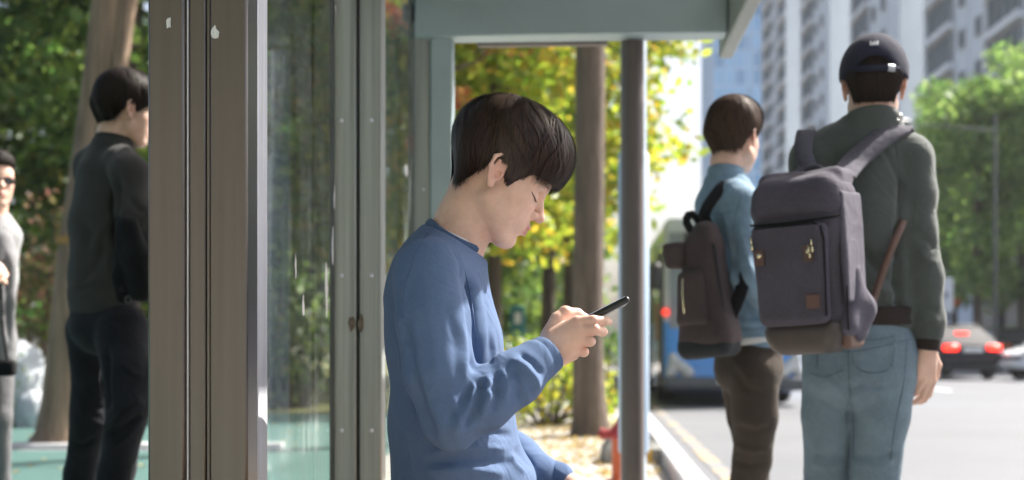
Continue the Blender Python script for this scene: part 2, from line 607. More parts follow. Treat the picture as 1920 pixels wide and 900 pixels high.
def ground_mat(name, c, var, scale, bump=.3, bscale=60, rough=.85, patch=None):
    m = bpy.data.materials.new(name); t = NT(m)
    p = t.pbsdf(Roughness=rough)
    n1 = t.noise(scale, 8, .65); n2 = t.noise(bscale, 3, .6)
    r1 = t.ramp(n1.outputs[0], [(.25, mul(c, 1 - var)), (.75, mul(c, 1 + var))])
    r2 = t.ramp(n2.outputs[0], [(.3, (.78,) * 3), (.7, (1.15,) * 3)])
    mx = t.n("ShaderNodeMix", data_type='RGBA', blend_type='MULTIPLY'); mx.inputs[0].default_value = 1
    t.l(r1.outputs[0], mx.inputs[6]); t.l(r2.outputs[0], mx.inputs[7])
    t.l(mx.outputs[2], p.inputs["Base Color"])
    b = t.bump(n2.outputs[0], bump, .006); t.l(b.outputs[0], p.inputs["Normal"])
    return m

M_soil = ground_mat("soil", (.10, .09, .05), .35, .6)
M_road = ground_mat("asphalt", (.118, .126, .14), .16, .35, .25, 90, .8)
M_pave = ground_mat("paving", (.36, .34, .31), .2, 1.5, .3, 50)
M_teal = ground_mat("green_path_coating", (.045, .112, .10), .2, 1.2, .35, 80)
M_grass = ground_mat("grass_bed", (.13, .13, .035), .4, 2.0, .4, 40)
M_kerb = mat("kerb_granite", (.46, .46, .47), .75, 0, .12, 14, .2)
M_white = mat("road_paint_white", (.78, .78, .78), .6, 0, .1, 6)
M_yellow = mat("road_paint_yellow", (.62, .38, .05), .6, 0, .25, 5)
M_yworn = bpy.data.materials.new("road_paint_worn"); _t = NT(M_yworn); _p = _t.pbsdf(Roughness=.75)
_r = _t.ramp(_t.noise(2.2, 7, .7).outputs[0], [(.50, (.16, .165, .175)), (.66, (.55, .36, .12))]); _t.l(_r.outputs[0], _p.inputs["Base Color"])

sheet('ground', [(-160, -30), (160, -30), (160, 420), (-160, 420)], -.16, M_soil)
sheet('road', [st(.66, -28), st(26, -28), st(26, 415), st(.66, 415)], -.13, M_road)
# pavement slab with a real kerb step
sw = MB()
sw.add([(*st(-14, -25), 0), (*st(.52, -25), 0), (*st(.52, 300), 0), (*st(-14, 300), 0),
        (*st(-14, -25), -.2), (*st(.52, -25), -.2), (*st(.52, 300), -.2), (*st(-14, 300), -.2)],
       [(0, 1, 2, 3), (1, 5, 6, 2), (0, 3, 7, 4), (0, 4, 5, 1), (3, 2, 6, 7)])
sidewalk = tag(sw.build('sidewalk', M_pave), kind='structure')
fw = MB()
fw.add([(*st(26, -25), .0), (*st(60, -25), .0), (*st(60, 300), .0), (*st(26, 300), .0),
        (*st(26, -25), -.2), (*st(60, -25), -.2), (*st(60, 300), -.2), (*st(26, 300), -.2)],
       [(0, 1, 2, 3), (1, 5, 6, 2), (0, 3, 7, 4), (0, 4, 5, 1), (3, 2, 6, 7)])
tag(fw.build('far_sidewalk', M_pave), kind='structure')
sheet('path', [(-14, -4), st(-1.35, -4), st(-1.55, 15.6), (-14, 15.9)], .004, M_teal)
sheet('grass', [(-40, 15.6), st(-1.75, 15.6), st(-2.5, 70), (-60, 70)], .008, M_grass)
# kerb stones
kerb = tag(MB().add([(*st(.52, -25), -.16), (*st(.66, -25), -.16), (*st(.66, 300), -.16), (*st(.52, 300), -.16)], [(0, 1, 2, 3)]).build('kerb', M_kerb), kind='structure')
kb = MB().box((-.07, -.495, -.1), (.07, .495, .105), 0, .012).data('kerb_stone', M_kerb)
for i in range(60):
    d = 3.0 + i * 1.0
    o = link('kerb_stone', kb, kerb); o.location = (SX(.59, d), d, 0); o.rotation_euler.z = SROT
# narrow border strip of stones across the green path, beside the tree
strip = tag(MB().box((-9.2, 10.33, -.02), (-1.6, 10.40, .006)).build('path_border', M_kerb), kind='structure')
kb2 = MB().box((-.395, -.11, -.02), (.395, .11, .05), 0, .012).data('border_stone', M_kerb)
for i in range(9):
    o = link('border_stone', kb2, strip); o.location = (-8.6 + i * .8, 10.5, 0)
# lane paint on the road
lp = MB()
for i in range(24):
    d = 7.0 + i * 9
    for x0 in (7.1, 10.6):
        d0 = d + (1.3 if x0 < 8 else 5.5)
        lp.quad((*st(x0, d0), -.125), (*st(x0 + .15, d0), -.125), (*st(x0 + .15, d0 + 3.2), -.125), (*st(x0, d0 + 3.2), -.125))
tag(lp.build('lane_marking', M_white), kind='structure')
yl = MB()
for x0 in (.95,): yl.quad((*st(x0, -20), -.124), (*st(x0 + .13, -20), -.124), (*st(x0 + .13, 200), -.124), (*st(x0, 200), -.124))
yl.quad((*st(13.9, -20), -.124), (*st(14.05, -20), -.124), (*st(14.05, 200), -.124), (*st(13.9, 200), -.124))
tag(yl.build('kerbside_marking', M_yworn), kind='structure')

# ================================================================== foliage
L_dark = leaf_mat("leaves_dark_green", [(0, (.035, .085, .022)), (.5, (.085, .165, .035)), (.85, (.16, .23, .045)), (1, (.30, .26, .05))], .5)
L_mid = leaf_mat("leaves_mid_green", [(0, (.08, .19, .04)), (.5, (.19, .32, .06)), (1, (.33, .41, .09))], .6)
L_far = leaf_mat("leaves_street_green", [(0, (.12, .26, .06)), (.5, (.24, .40, .09)), (1, (.38, .50, .14))], .62)
L_yel = leaf_mat("leaves_yellow_green", [(0, (.19, .33, .03)), (.4, (.38, .50, .05)), (.78, (.58, .57, .06)), (1, (.70, .44, .06))], .64)
L_red = leaf_mat("leaves_red_orange", [(0, (.30, .07, .03)), (.5, (.48, .13, .05)), (1, (.55, .3, .06))], .5)
L_pink = leaf_mat("leaves_pinkish", [(0, (.10, .14, .05)), (.45, (.24, .20, .09)), (1, (.46, .20, .16))], .45)
M_bark = mat("bark", (.15, .115, .088), .95, 0, .45, 6, 1.0, 20, stretch=(2.2, 2.2, .35), bdist=.03)
M_barkd = mat("bark_dark", (.085, .065, .05), .95, 0, .3, 4, .9, 14, stretch=(2.2, 2.2, .35), bdist=.03)
M_barkl = mat("bark_light", (.27, .19, .13), .95, 0, .5, 5, 1.0, 16, stretch=(2.5, 2.5, .3), bdist=.04)

def leaves_mesh(name, clumps, per, size, m, seed, droop=.35, spread=.42):
    """clumps: (x,y,z,r); small folded leaf-sized faces scattered through each clump"""
    r = np.random.default_rng(seed)
    C = []; 
    for (x, y, z, rad) in clumps:
        n = int(per * (rad / .8) ** 2) + 8
        d = r.normal(size=(n, 3)); d /= np.linalg.norm(d, axis=1, keepdims=True)
        u = r.random(n) ** spread
        C.append(np.array([x, y, z]) + d * (u * rad)[:, None] * np.array([1, 1, .8]))
    C = np.concatenate(C); n = len(C)
    a = r.normal(size=(n, 3)); a[:, 2] -= droop; a /= np.linalg.norm(a, axis=1, keepdims=True)
    b = np.cross(a, r.normal(size=(n, 3))); b /= np.linalg.norm(b, axis=1, keepdims=True)
    s = size * (.6 + .8 * r.random(n))[:, None]
    nn = np.cross(a, b)
    V = np.stack([C - a * s, C + b * s * .55 + nn * s * .12, C + a * s, C - b * s * .55 + nn * s * .12], 1).reshape(-1, 3)
    F = np.arange(4 * n).reshape(n, 4)
    return mesh_data(name, V, F, m)

def limb_path(p0, p1, bend, n=6, seed=0):
    r = np.random.default_rng(seed); p0 = np.array(p0, float); p1 = np.array(p1, float)
    off = r.normal(size=3) * bend
    return [p0 + (p1 - p0) * t + off * math.sin(math.pi * t) + r.normal(size=3) * bend * .15 * (0 < t < 1) for t in np.linspace(0, 1, n)]

def trunk_mb(h, r0, lean=(0, 0), fork=None, limbs=7, spread=1.6, seed=0, top=None, flare=1.45):
    r = np.random.default_rng(seed)
    mb = MB(); top = top or h
    zs = [0, .12, .35, .8, h * .3, h * .55, h * .8, h]
    pts = [(lean[0] * z / h + .03 * math.sin(z * 1.3 + seed), lean[1] * z / h + .03 * math.cos(z * 1.1 + seed), z) for z in zs]
    rad = [r0 * flare, r0 * (1 + (flare - 1) * .55), r0 * 1.1, r0 * 1.02, r0, r0 * .95, r0 * .72, r0 * .4]
    mb.tube(pts, rad, 14)
    tips = []
    for i in range(limbs):
        t = .45 + .55 * i / max(1, limbs - 1)
        z = fork * (1 - t) + h * t if fork else h * t
        z = min(z, h * .98)
        base = np.array((lean[0] * z / h, lean[1] * z / h, z))
        az = i * 2.4 + r.random()
        L = spread * (1.15 - .5 * t) * (.8 + .4 * r.random())
        e = base + np.array([math.cos(az) * L, math.sin(az) * L, L * (.45 + .5 * r.random())])
        rr = r0 * .34 * (1.2 - .6 * t)
        mb.tube(limb_path(base, e, L * .08, 6, seed * 31 + i), np.linspace(rr, rr * .3, 6), 7)
        tips.append(e)
        for q in range(2):
            m_ = base + (e - base) * (.45 + .3 * q)
            e2 = m_ + np.array([math.cos(az + (1.1 if q else -1.1)) * L * .5, math.sin(az + (1.1 if q else -1.1)) * L * .5, L * .35])
            mb.tube(limb_path(m_, e2, L * .05, 4, seed * 57 + i * 3 + q), np.linspace(rr * .5, rr * .15, 4), 5)
            tips.append(e2)
    return mb, tips

def tree(name, label, loc, h, r0, leafm, bark, size=.09, per=150, limbs=7, spread=1.6, fork=None, lean=(0, 0), seed=1,
         extra=14, zr=None, group=None, rad=.8, wide=1.0, cat='tree'):
    t = thing(name, label, cat, loc, 0, group)
    mb, tips = trunk_mb(h, r0, lean, fork, limbs, spread, seed)
    mb.build('trunk', bark, t, True)
    r = np.random.default_rng(seed + 100)
    cl = [(*e, rad * (.7 + .5 * r.random())) for e in tips]
    lo, hi = zr if zr else (h * .5, h * 1.15)
    for _ in range(extra):
        a = r.random() * 6.28; z = lo + (hi - lo) * r.random()
        prof = math.sin(math.pi * min(1, max(0.08, (z - lo) / (hi - lo) * .9 + .08)))
        q = spread * wide * prof * r.random() ** .5
        cl.append((lean[0] * z / h + q * math.cos(a), lean[1] * z / h + q * math.sin(a), z, rad * (.6 + .6 * r.random())))
    link('crown', leaves_mesh('crown', cl, per, size, leafm, seed), t)
    return t

def shrub(name, label, loc, w, h, leafm, size=.05, per=120, seed=1, n=16, dep=None, cat='shrub', group=None):
    t = thing(name, label, cat, loc, 0, group)
    r = np.random.default_rng(seed); mb = MB(); cl = []
    dep = dep or w
    for i in range(n):
        a = r.random() * 6.28; q = r.random() ** .5
        p = np.array([math.cos(a) * w * q * .5, math.sin(a) * dep * q * .5, h * (.10 + .78 * r.random() * (1 - .35 * q))])
        cl.append((*p, min(w, h) * (.16 + .12 * r.random())))
        mb.tube(limb_path((p[0] * .2, p[1] * .2, 0), p, .03, 4, seed * 9 + i), np.linspace(.018, .006, 4), 5)
    mb.build('stems', M_barkd, t, True)
    link('leaves', leaves_mesh('leaves', cl, per, size, leafm, seed), t)
    return t

# --- street trees behind the seated boy
tree('street_tree', 'thick grey ginkgo trunk right behind the phone and beside the shelter post', (SX(.03, 12), 12, 0), 8.2, .138, L_yel, M_bark,
     size=.085, per=60, limbs=7, spread=1.9, fork=5.2, seed=3, extra=6, zr=(5.6, 9), rad=.8)
tree('street_tree', 'yellow green ginkgo overhanging the road beside the white sky', (1.55, 17.5, 0), 6.4, .12, L_yel, M_barkd,
     size=.085, per=150, limbs=8, spread=.95, fork=2.6, seed=4, extra=26, zr=(2.3, 6.6), rad=.55)
tree('street_tree', 'slim dark trunk left of the thick ginkgo trunk, orange yellow leaves above', (.64, 24, 0), 7.5, .125, L_yel, M_barkd,
     size=.10, per=130, limbs=8, spread=2.0, fork=3.2, seed=5, extra=18, zr=(2.9, 8), rad=.8)
tree('street_tree', 'slimmest dark trunk close beside the thick ginkgo trunk', (1.14, 27, 0), 7.5, .12, L_yel, M_barkd,
     size=.10, per=130, limbs=8, spread=1.8, fork=3.4, seed=6, extra=14, zr=(3.0, 8), rad=.8)
tree('maple_tree', 'red orange maple leaves showing between the shelter frame and the boy\'s hair', (-.85, 17, 0), 5.6, .10, L_red, M_barkd,
     size=.08, per=80, limbs=6, spread=.75, fork=3.2, seed=8, extra=6, zr=(3.1, 5.2), rad=.42)
tree('street_tree', 'bright yellow green tree spreading behind the head of the boy', (-.25, 20.5, 0), 7.0, .11, L_yel, M_barkd,
     size=.10, per=150, limbs=9, spread=1.9, fork=2.8, seed=9, extra=36, zr=(2.5, 7), rad=.85)
tree('street_tree', 'green tree low behind the chest and phone of the boy', (.1, 32, 0), 6.0, .12, L_mid, M_barkd,
     size=.12, per=170, limbs=9, spread=2.3, fork=1.9, seed=10, extra=34, zr=(1.2, 5.2), rad=.9)
tree('street_tree', 'green tree seen through the far pane of the shelter', (-2.0, 27, 0), 7.5, .13, L_mid, M_barkd,
     size=.12, per=170, limbs=9, spread=2.3, fork=1.9, seed=11, extra=30, zr=(1.6, 7.2), rad=.95)
shrub('shrub', 'yellow green bush at the foot of the thick ginkgo trunk', (.36, 13.6, 0), 1.15, 1.15, L_yel, .045, 190, 12, 26, 1.0)
shrub('shrub', 'dark green bush behind the boy\'s forearm', (.05, 16.5, 0), 1.7, 1.35, L_mid, .055, 170, 13, 26, 1.4)
shrub('shrub', 'low green bush right of the thick ginkgo trunk', (1.12, 15.5, 0), .55, 1.2, L_mid, .05, 170, 14, 18, .6)

# --- the wooded left side
lt = thing('park_tree', 'tall leaning brown trunk behind the man in the grey sweater', 'tree', (-3.62, 10.75, 0))
mb = MB()
lpts = [(0, 0, 0), (.015, 0, .1), (.03, 0, .35), (.07, 0, .9), (.13, 0, 1.6), (.24, .02, 2.4), (.33, .04, 3.2), (.42, .05, 4.2), (.6, .05, 6.0), (.7, .1, 7.6)]
mb.tube(lpts, [.285, .235, .2, .178, .165, .16, .15, .135, .11, .05], 22)
for i, (z, az, L) in enumerate([(4.1, 2.6, 2.0), (4.5, .4, 2.2), (5.0, 4.2, 2.0), (5.6, 1.5, 1.8), (6.2, 3.4, 1.6), (6.9, 5.4, 1.4), (7.3, .8, 1.2)]):
    b = np.array([.1 * z, .02 * z, z]); e = b + np.array([math.cos(az) * L, math.sin(az) * L, L * .6])
    mb.tube(limb_path(b, e, .12, 6, 70 + i), np.linspace(.055, .015, 6), 7)
V = np.concatenate(mb.V)
mb.tube([(.10, -.03, .2), (.16, -.05, .9), (.23, -.06, 1.6), (.36, -.05, 2.4), (.47, -.02, 3.2), (.60, 0, 4.2), (.85, 0, 6.0)], [.08, .085, .085, .08, .078, .07, .04], 14)
tr = mb.build('trunk', M_barkl, lt, True)
MB().lathe([(.176, 1.63), (.181, 1.64), (.180, 1.68), (.174, 1.69)], 22, org=(.13, 0, 0)).build('twine_band', mat("twine_orange", (.42, .22, .07), .9), lt, True)
cl = [(1.2 * math.cos(k * 2.4) * (.5 + .07 * k) + .6, 1.2 * math.sin(k * 2.4) * (.5 + .07 * k), 5.2 + .28 * k, .85) for k in range(12)]
link('crown', leaves_mesh('crown', cl, 150, .09, L_mid, 71), lt)

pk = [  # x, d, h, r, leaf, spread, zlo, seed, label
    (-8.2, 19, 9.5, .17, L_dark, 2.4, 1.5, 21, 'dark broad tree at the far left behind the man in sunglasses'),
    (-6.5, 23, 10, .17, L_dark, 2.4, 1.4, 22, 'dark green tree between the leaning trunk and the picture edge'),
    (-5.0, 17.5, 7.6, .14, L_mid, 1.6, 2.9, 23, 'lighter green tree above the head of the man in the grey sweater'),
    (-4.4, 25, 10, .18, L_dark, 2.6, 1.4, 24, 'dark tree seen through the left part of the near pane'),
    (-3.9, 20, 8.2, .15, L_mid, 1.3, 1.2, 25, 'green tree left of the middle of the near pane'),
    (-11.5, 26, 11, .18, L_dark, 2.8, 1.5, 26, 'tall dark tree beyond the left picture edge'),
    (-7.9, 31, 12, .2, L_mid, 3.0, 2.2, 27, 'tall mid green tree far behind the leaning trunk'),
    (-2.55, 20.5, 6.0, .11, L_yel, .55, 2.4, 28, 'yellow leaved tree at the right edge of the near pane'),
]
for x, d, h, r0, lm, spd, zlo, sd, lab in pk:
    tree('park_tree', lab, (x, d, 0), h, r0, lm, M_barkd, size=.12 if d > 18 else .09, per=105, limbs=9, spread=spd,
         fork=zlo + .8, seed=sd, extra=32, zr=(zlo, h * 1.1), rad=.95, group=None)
shrub('shrub', 'pinkish flowering shrub above the head of the man in sunglasses', (-5.6, 15.6, 0), 1.9, 2.9, L_pink, .055, 190, 31, 34, 1.4)
shrub('shrub', 'rounded dark green bush beside the leaning trunk', (-4.7, 14.2, 0), 1.3, 1.9, L_dark, .05, 190, 32, 28, 1.2)
shrub('clipped_shrub', 'small round green bush beside the pale rocks', (-5.3, 13.3, .0), .75, 1.05, L_mid, .035, 260, 33, 26, .7)
shrub('shrub', 'dark green shrub seen low through the near pane', (-2.75, 16.9, 0), 1.5, 1.7, L_dark, .055, 190, 34, 28, 1.2)
shrub('shrub', 'dark bush behind the legs of the man in the grey sweater', (-3.4, 17.5, 0), 1.6, 2.2, L_dark, .055, 190, 35, 28, 1.2)
# far-off wood that closes the view on the left
r = np.random.default_rng(5)
cl = [(-16 + 10.3 * r.random(), 37 + 6 * r.random(), .8 + 9.2 * r.random() ** .8, 1.5) for _ in range(130)]
tag(link('far_wood', leaves_mesh('far_wood', cl, 30, .2, L_mid, 41)), kind='stuff')
cl = [(-.6 + 3.6 * r.random(), 55 + 8 * r.random(), .6 + 4.6 * r.random(), 1.2) for _ in range(34)]
tag(link('far_thicket', leaves_mesh('far_thicket', cl, 50, .2, L_mid, 42)), kind='stuff')

M_bg0 = mat('rendered_wall', (.42, .41, .39), .8, 0, .08, .3); M_shop0 = mat('dark_window', (.06, .08, .09), .2, 0, .3, .5)
# pale rocks
M_rock = mat("rock_pale", (.50, .53, .57), .85, 0, .25, 5, .8, 22, bdist=.03)
def rock(lab, loc, r3, sd):
    f = Field(np.array([-1, -1, -.3]) * 1.25 * max(r3), np.array([1, 1, 1.1]) * 1.25 * max(r3), max(r3) / 16)
    q = np.random.default_rng(sd)
    f.ell((0, 0, r3[2] * .45), np.array(r3) * .8, .01)
    for _ in range(5):
        p = q.normal(size=3) * np.array(r3) * .4; p[2] = abs(p[2]) + r3[2] * .2
        f.ell(p, np.array(r3) * (.35 + .25 * q.random()), .04)
    V, F = f.mesh(1); V = V + vnormals(V, F) * (wob(V, 9 / max(r3), sd) * .06 * max(r3))[:, None]
    o = link('rock', mesh_data('rock', V, F, M_rock, None, True)); o.location = loc
    tag(o, lab, 'rock', 'pale landscape rocks')
rock('largest pale grey rock, left of the leaning trunk', (-5.02, 13.55, .1), (.36, .3, .62), 1)
rock('small pale rock leaning against the largest pale rock', (-4.72, 13.2, -.05), (.24, .2, .34), 2)
rock('pale rock low beside the man in sunglasses', (-5.5, 14.0, 0), (.3, .25, .42), 3)

# fallen leaves on the pavement by the trunk
r = np.random.default_rng(9)
n = 1500; q = np.stack([.75 + r.normal(size=n) * .5, 8.2 + 5.5 * r.random(n)], 1)
q = q[(q[:, 0] > -.4) & (q[:, 0] < SX(.5, q[:, 1]))]
LV = []; LF = []
for i, (x, y) in enumerate(q):
    a = r.random() * 6.28; s = .018 + .022 * r.random(); c_, s_ = math.cos(a) * s, math.sin(a) * s
    z = .006 + .012 * r.random()
    LV += [(x - c_, y - s_, z), (x + s_ * .7, y - c_ * .7, z + .012), (x + c_, y + s_, z + .002), (x - s_ * .7, y + c_ * .7, z + .01)]
    LF.append((4 * i, 4 * i + 1, 4 * i + 2, 4 * i + 3))
L_fall = leaf_mat("fallen_leaves", [(0, (.28, .17, .06)), (.5, (.5, .36, .1)), (1, (.55, .45, .2))], .2)
tag(link('fallen_leaves', mesh_data('fallen_leaves', LV, LF, L_fall)), kind='stuff')
n = 260
LV = []; LF = []
for i in range(n):
    x, y = -1.7 - 7 * r.random(), 8.2 + 8 * r.random()
    a = r.random() * 6.28; s = .02 + .02 * r.random(); c_, s_ = math.cos(a) * s, math.sin(a) * s; z = .012
    LV += [(x - c_, y - s_, z), (x + s_ * .7, y - c_ * .7, z + .012), (x + c_, y + s_, z + .002), (x - s_ * .7, y + c_ * .7, z + .01)]
    LF.append((4 * i, 4 * i + 1, 4 * i + 2, 4 * i + 3))
tag(link('path_leaf_litter', mesh_data('path_leaf_litter', LV, LF, L_fall)), kind='stuff')

# --- green trees across the road
for (px, d, h, spd, sd, lab) in [
    (1832, 45, 8.6, 1.9, 51, 'green street tree whose trunk stands over the dark saloon car'),
    (1915, 52, 9.0, 2.3, 52, 'green street tree cut by the right picture edge'),
    (1790, 60, 7.2, 1.9, 53, 'smaller green tree behind the sleeve of the man in the cap'),
    (2010, 44, 9.5, 2.5, 54, 'big green tree outside the right picture edge'),
    (1880, 66, 9.5, 2.6, 55, 'far green tree rising highest beside the dark office block')]:
    X = (px - 960) / FPX * d
    tree('roadside_tree', lab, (X, d, 0), h, .15, L_far, M_barkd, size=.13, per=115, limbs=9, spread=spd, fork=2.6, seed=sd, extra=42,
         zr=(2.7, h * 1.08), rad=.95)

# --- unseen trees added beside and behind the camera to cut sky fill
for (x, d, h, r0, lm, spd, zlo, sd, lab) in [
    (-3.6, -2.5, 8.5, .15, L_mid, 2.5, 2.6, 81, 'unseen green tree added left of and behind the viewpoint to cut sky light'),
    (.2, -7.0, 8.5, .15, L_yel, 2.4, 2.8, 82, 'unseen yellow green tree added behind the viewpoint to cut sky light'),
    (-6.5, 4.0, 9.0, .16, L_dark, 2.6, 2.4, 83, 'unseen dark tree added left of the picture to cut sky light'),
    (-2.5, -12.0, 9.0, .16, L_mid, 2.8, 2.4, 84, 'farther unseen green tree added behind the viewpoint to cut sky light')]:
    tree('park_tree', lab, (x, d, 0), h, r0, lm, M_barkd, size=.13, per=110, limbs=9, spread=spd, fork=zlo + .8, seed=sd, extra=40, zr=(zlo, h * 1.1), rad=.95)
bb = thing('apartment_block', 'unseen pale building added behind the viewpoint to cut sky light', 'apartment building', (-30, -29, 0))  # added out of view; blocks sky light from behind the camera
MB().box((0, -12, 0), (55, 0, 32)).build('wall', M_bg0, bb)
wq = MB().box((-1.2, -.05, -.8), (1.2, .05, .8)).data('window', M_shop0)
for i in range(12):
    for f in range(9):
        o = link('window', wq, bb); o.location = (3 + i * 4.4, .0, 2.5 + f * 3.2)

# ================================================================== buildings across the road
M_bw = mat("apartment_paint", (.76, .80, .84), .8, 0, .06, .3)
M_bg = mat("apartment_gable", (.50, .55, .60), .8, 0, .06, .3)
M_trim = mat("apartment_trim", (.84, .85, .86), .7, 0, .05, .5)
M_win = mat("window_glass", (.045, .075, .088), .5, 0, .35, .4, spec=.12)
M_winf = mat("window_frame", (.35, .36, .36), .5, 0, .1, 2)
M_dark = mat("office_cladding", (.17, .18, .20), .6, 0, .12, .5)

def apartment(lab, d0, d1, storeys, seed, depth=13.0):
    FH = 2.95
    L = d1 - d0; H = storeys * FH + 1.2
    b = thing('apartment_block', lab, 'apartment building', (SX(26.6, d0), d0, 0), SROT, 'apartment blocks in a row across the road')
    # local: x away from the street, y along the street
    MB().box((0, 0, 0), (depth, L, H)).build('wall', M_bw, b)
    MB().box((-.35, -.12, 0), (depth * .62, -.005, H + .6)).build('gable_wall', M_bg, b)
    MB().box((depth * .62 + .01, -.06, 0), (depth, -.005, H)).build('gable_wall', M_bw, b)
    MB().box((.8, 1, H + .003), (depth - 1, L - 1, H + 2.0), 0, .1).build('roof', M_trim, b)
    wide = MB().box((-.05, -3.15, -.95), (.05, 3.15, .95)).data('pane', M_win)
    fr = MB()
    for a0, a1 in (((-.12, -3.25, .95), (.1, 3.25, 1.03)), ((-.12, -3.25, -1.03), (.1, 3.25, -.95)), ((-.12, -3.25, -.95), (.1, -3.15, .95)),
                   ((-.12, 3.15, -.95), (.1, 3.25, .95)), ((-.1, -.05, -.95), (.08, .05, .95)), ((-.1, 1.55, -.95), (.08, 1.62, .95)), ((-.1, -1.62, -.95), (.08, -1.55, .95))): fr.box(a0, a1)
    fwide = fr.data('window', M_winf)
    nar = MB().box((-.04, -.5, -.55), (.04, .5, .55)).data('pane', M_win)
    fr = MB()
    for a0, a1 in (((-.1, -.58, .55), (.08, .58, .63)), ((-.1, -.58, -.63), (.08, .58, -.55)), ((-.1, -.58, -.55), (.08, -.5, .55)), ((-.1, .5, -.55), (.08, .58, .55))): fr.box(a0, a1)
    fnar = fr.data('window', M_winf)
    slab = MB().box((-.55, -3.5, -.42), (0, 3.5, .12), 0, .03).data('balcony_slab', M_trim)
    cols = []; y = L - 4.2
    while y > 3.6:
        cols.append((y, 'w')); 
        if y - 5.6 > 1: cols.append((y - 5.6, 'n'))
        if y - 9.6 > 1: cols.append((y - 9.6, 'n'))
        y -= 15.5
    pil = MB()
    for (y, k) in cols:
        if k == 'w':
            pil.box((-.42, y + 3.6, 0), (-.003, y + 3.95, H)); 
        else: pil.box((-.10, y - 1.4, 0), (-.004, y - 1.2, H))
    pil.build('pilasters', M_trim, b)
    for f in range(1, storeys):
        z = f * FH + 1.55
        for (y, k) in cols:
            o = link('window', fwide if k == 'w' else fnar, b); o.location = (-.16 if k == 'w' else -.1, y, z)
            c = link('pane', wide if k == 'w' else nar, o)
            if k == 'w':
                s = link('balcony_slab', slab, b); s.location = (-.004, y, z - 1.3)
    return b
apartment('apartment block nearest on the right, its big windows right of the black cap', 78, 104, 16, 1)
apartment('apartment block whose blank gable rises just right of the black cap', 112, 133, 17, 2)
apartment('apartment block rising between the two standing heads, windows left of the cap', 144, 164, 18, 3)
apartment('pale apartment block just right of the blue glass tower', 176, 200, 20, 4)

# blue glass tower
M_bl = mat("tower_glass", (.19, .40, .66), .15, 0, .2, .12)
M_bl2 = mat("tower_glass_dark", (.10, .26, .48), .12, 0, .25, .12)
M_tf = mat("tower_frame", (.36, .50, .66), .5, 0, .08, .4)
tw = thing('glass_tower', 'tall blue glass tower above the head of the man in the denim shirt', 'tower', ((1338 - 960) / FPX * 230, 230, 0), 0)
W, H, NC, FH = 12.9, 74.0, 9, 3.0
MB().box((0.05, .2, 0), (W - .05, 16, H)).build('core', M_tf, tw)
mu = MB()
cx = np.array([0, 1.9, 3.8, 5.7, 6.6, 8.4, 9.6, 10.8, 11.9, W])
for i, x in enumerate(cx): mu.box((x - (.16 if i in (3, 4, 9) else .07), -.1, 0), (x + (.16 if i in (3, 4, 9) else .07), .18, H))
for f in range(25): mu.box((.1, -.06, f * FH - .12), (W - .1, .17, f * FH + .12))
mu.build('mullions', M_tf, tw)
r = np.random.default_rng(2)
pm = {}
for f in range(24):
    for i in range(9):
        w = cx[i + 1] - cx[i]; dk = int(r.random() < (.25 if i < 3 else .5))
        key = (i, dk)
        if key not in pm:
            pm[key] = MB().box((.08, -.02, .14), (w - .08, .1, FH - .14)).data('pane', M_bl2 if dk else (M_bl if i < 6 else M_trim if i == 8 else M_bl))
        o = link('pane', pm[key], tw); o.location = (cx[i], 0, f * FH)
MB().box((W, 1, 0), (W + 1.6, 12, H - 2)).build('side_wing', M_bw, tw)

# dark mid-rise behind the street trees, shops at its foot
ob = thing('office_block', 'dark grey office block with shops behind the green street trees', 'building', (SX(22.6, 46), 46, 0), SROT)
MB().box((0, 0, 0), (12, 31, 14.6)).build('wall', M_dark, ob)
MB().box((-.15, -.1, 14.602), (12.1, 31.1, 15.1)).build('roof', M_dark, ob)
M_shop = mat("shop_glass", (.12, .15, .16), .15, 0, .4, .6)
M_sgw = mat("sign_white", (.72, .74, .78), .5, 0, .05, 2)
M_sgr = mat("sign_red", (.55, .06, .07), .5, 0, .1, 2)
M_sgb = mat("sign_blue", (.10, .22, .42), .5, 0, .1, 2)
wn_ = MB().box((-.06, -1.5, -.75), (.02, 1.5, .75)).data('window', M_shop)
sh = MB().box((-.05, -1.7, 0), (.02, 1.7, 2.5)).data('shop_window', M_shop)
for k in range(8):
    o = link('shop_window', sh, ob); o.location = (-.04, 2.2 + k * 3.8, .35)
    for f in range(3):
        o = link('window', wn_, ob); o.location = (-.04, 2.2 + k * 3.8, 5.6 + f * 3.3)
for k, (y, w, z, h_, m) in enumerate([(29.5, 1.3, 3.2, .9, M_sgr), (25.5, 2.2, 3.2, .8, M_sgw), (21.5, 2.4, 3.2, .8, M_sgb), (17.8, 2.0, 3.2, .85, M_sgr), (13.8, 2.4, 3.2, .8, M_sgw), (9.6, 2.2, 3.2, .8, M_sgr), (5.4, 2.4, 3.2, .8, M_sgw)]):
    MB().box((-.3, y - w / 2, z), (-.005, y + w / 2, z + h_), 0, .04).build('shop_sign', m, ob)
# ================================================================== the bus shelter
M_steel = mat("brushed_steel", (.165, .148, .134), .30, 1.0, .10, 2, .04, 60, stretch=(30, 30, .6), bdist=.002)
M_steel2 = mat("steel_lit_tone", (.74, .76, .82), .42, .15, .12, 3, .12, 60, stretch=(30, 30, .6), bdist=.002)  # paler than the column front: light on its inner side put into colour
M_alu = mat("painted_aluminium", (.36, .385, .365), .42, .3, .24, 3, .1, 40, stretch=(18, 18, .5), bdist=.002)
M_beam = mat("shelter_beam_paint", (.42, .52, .54), .45, .2, .12, 2, .1, 30)
M_seal = mat("rubber_seal", (.05, .05, .05), .7, 0, .2, 8)
M_tape = mat("tape_residue", (.72, .73, .72), .85, 0, .15, 40, .4)
M_post = mat("post_brown_grey", (.135, .112, .105), .42, .12, .14, 4, .1, 30, stretch=(10, 10, .5))
M_glass = glass_mat("shelter_glass", (.92, .97, .94), .10, .65)
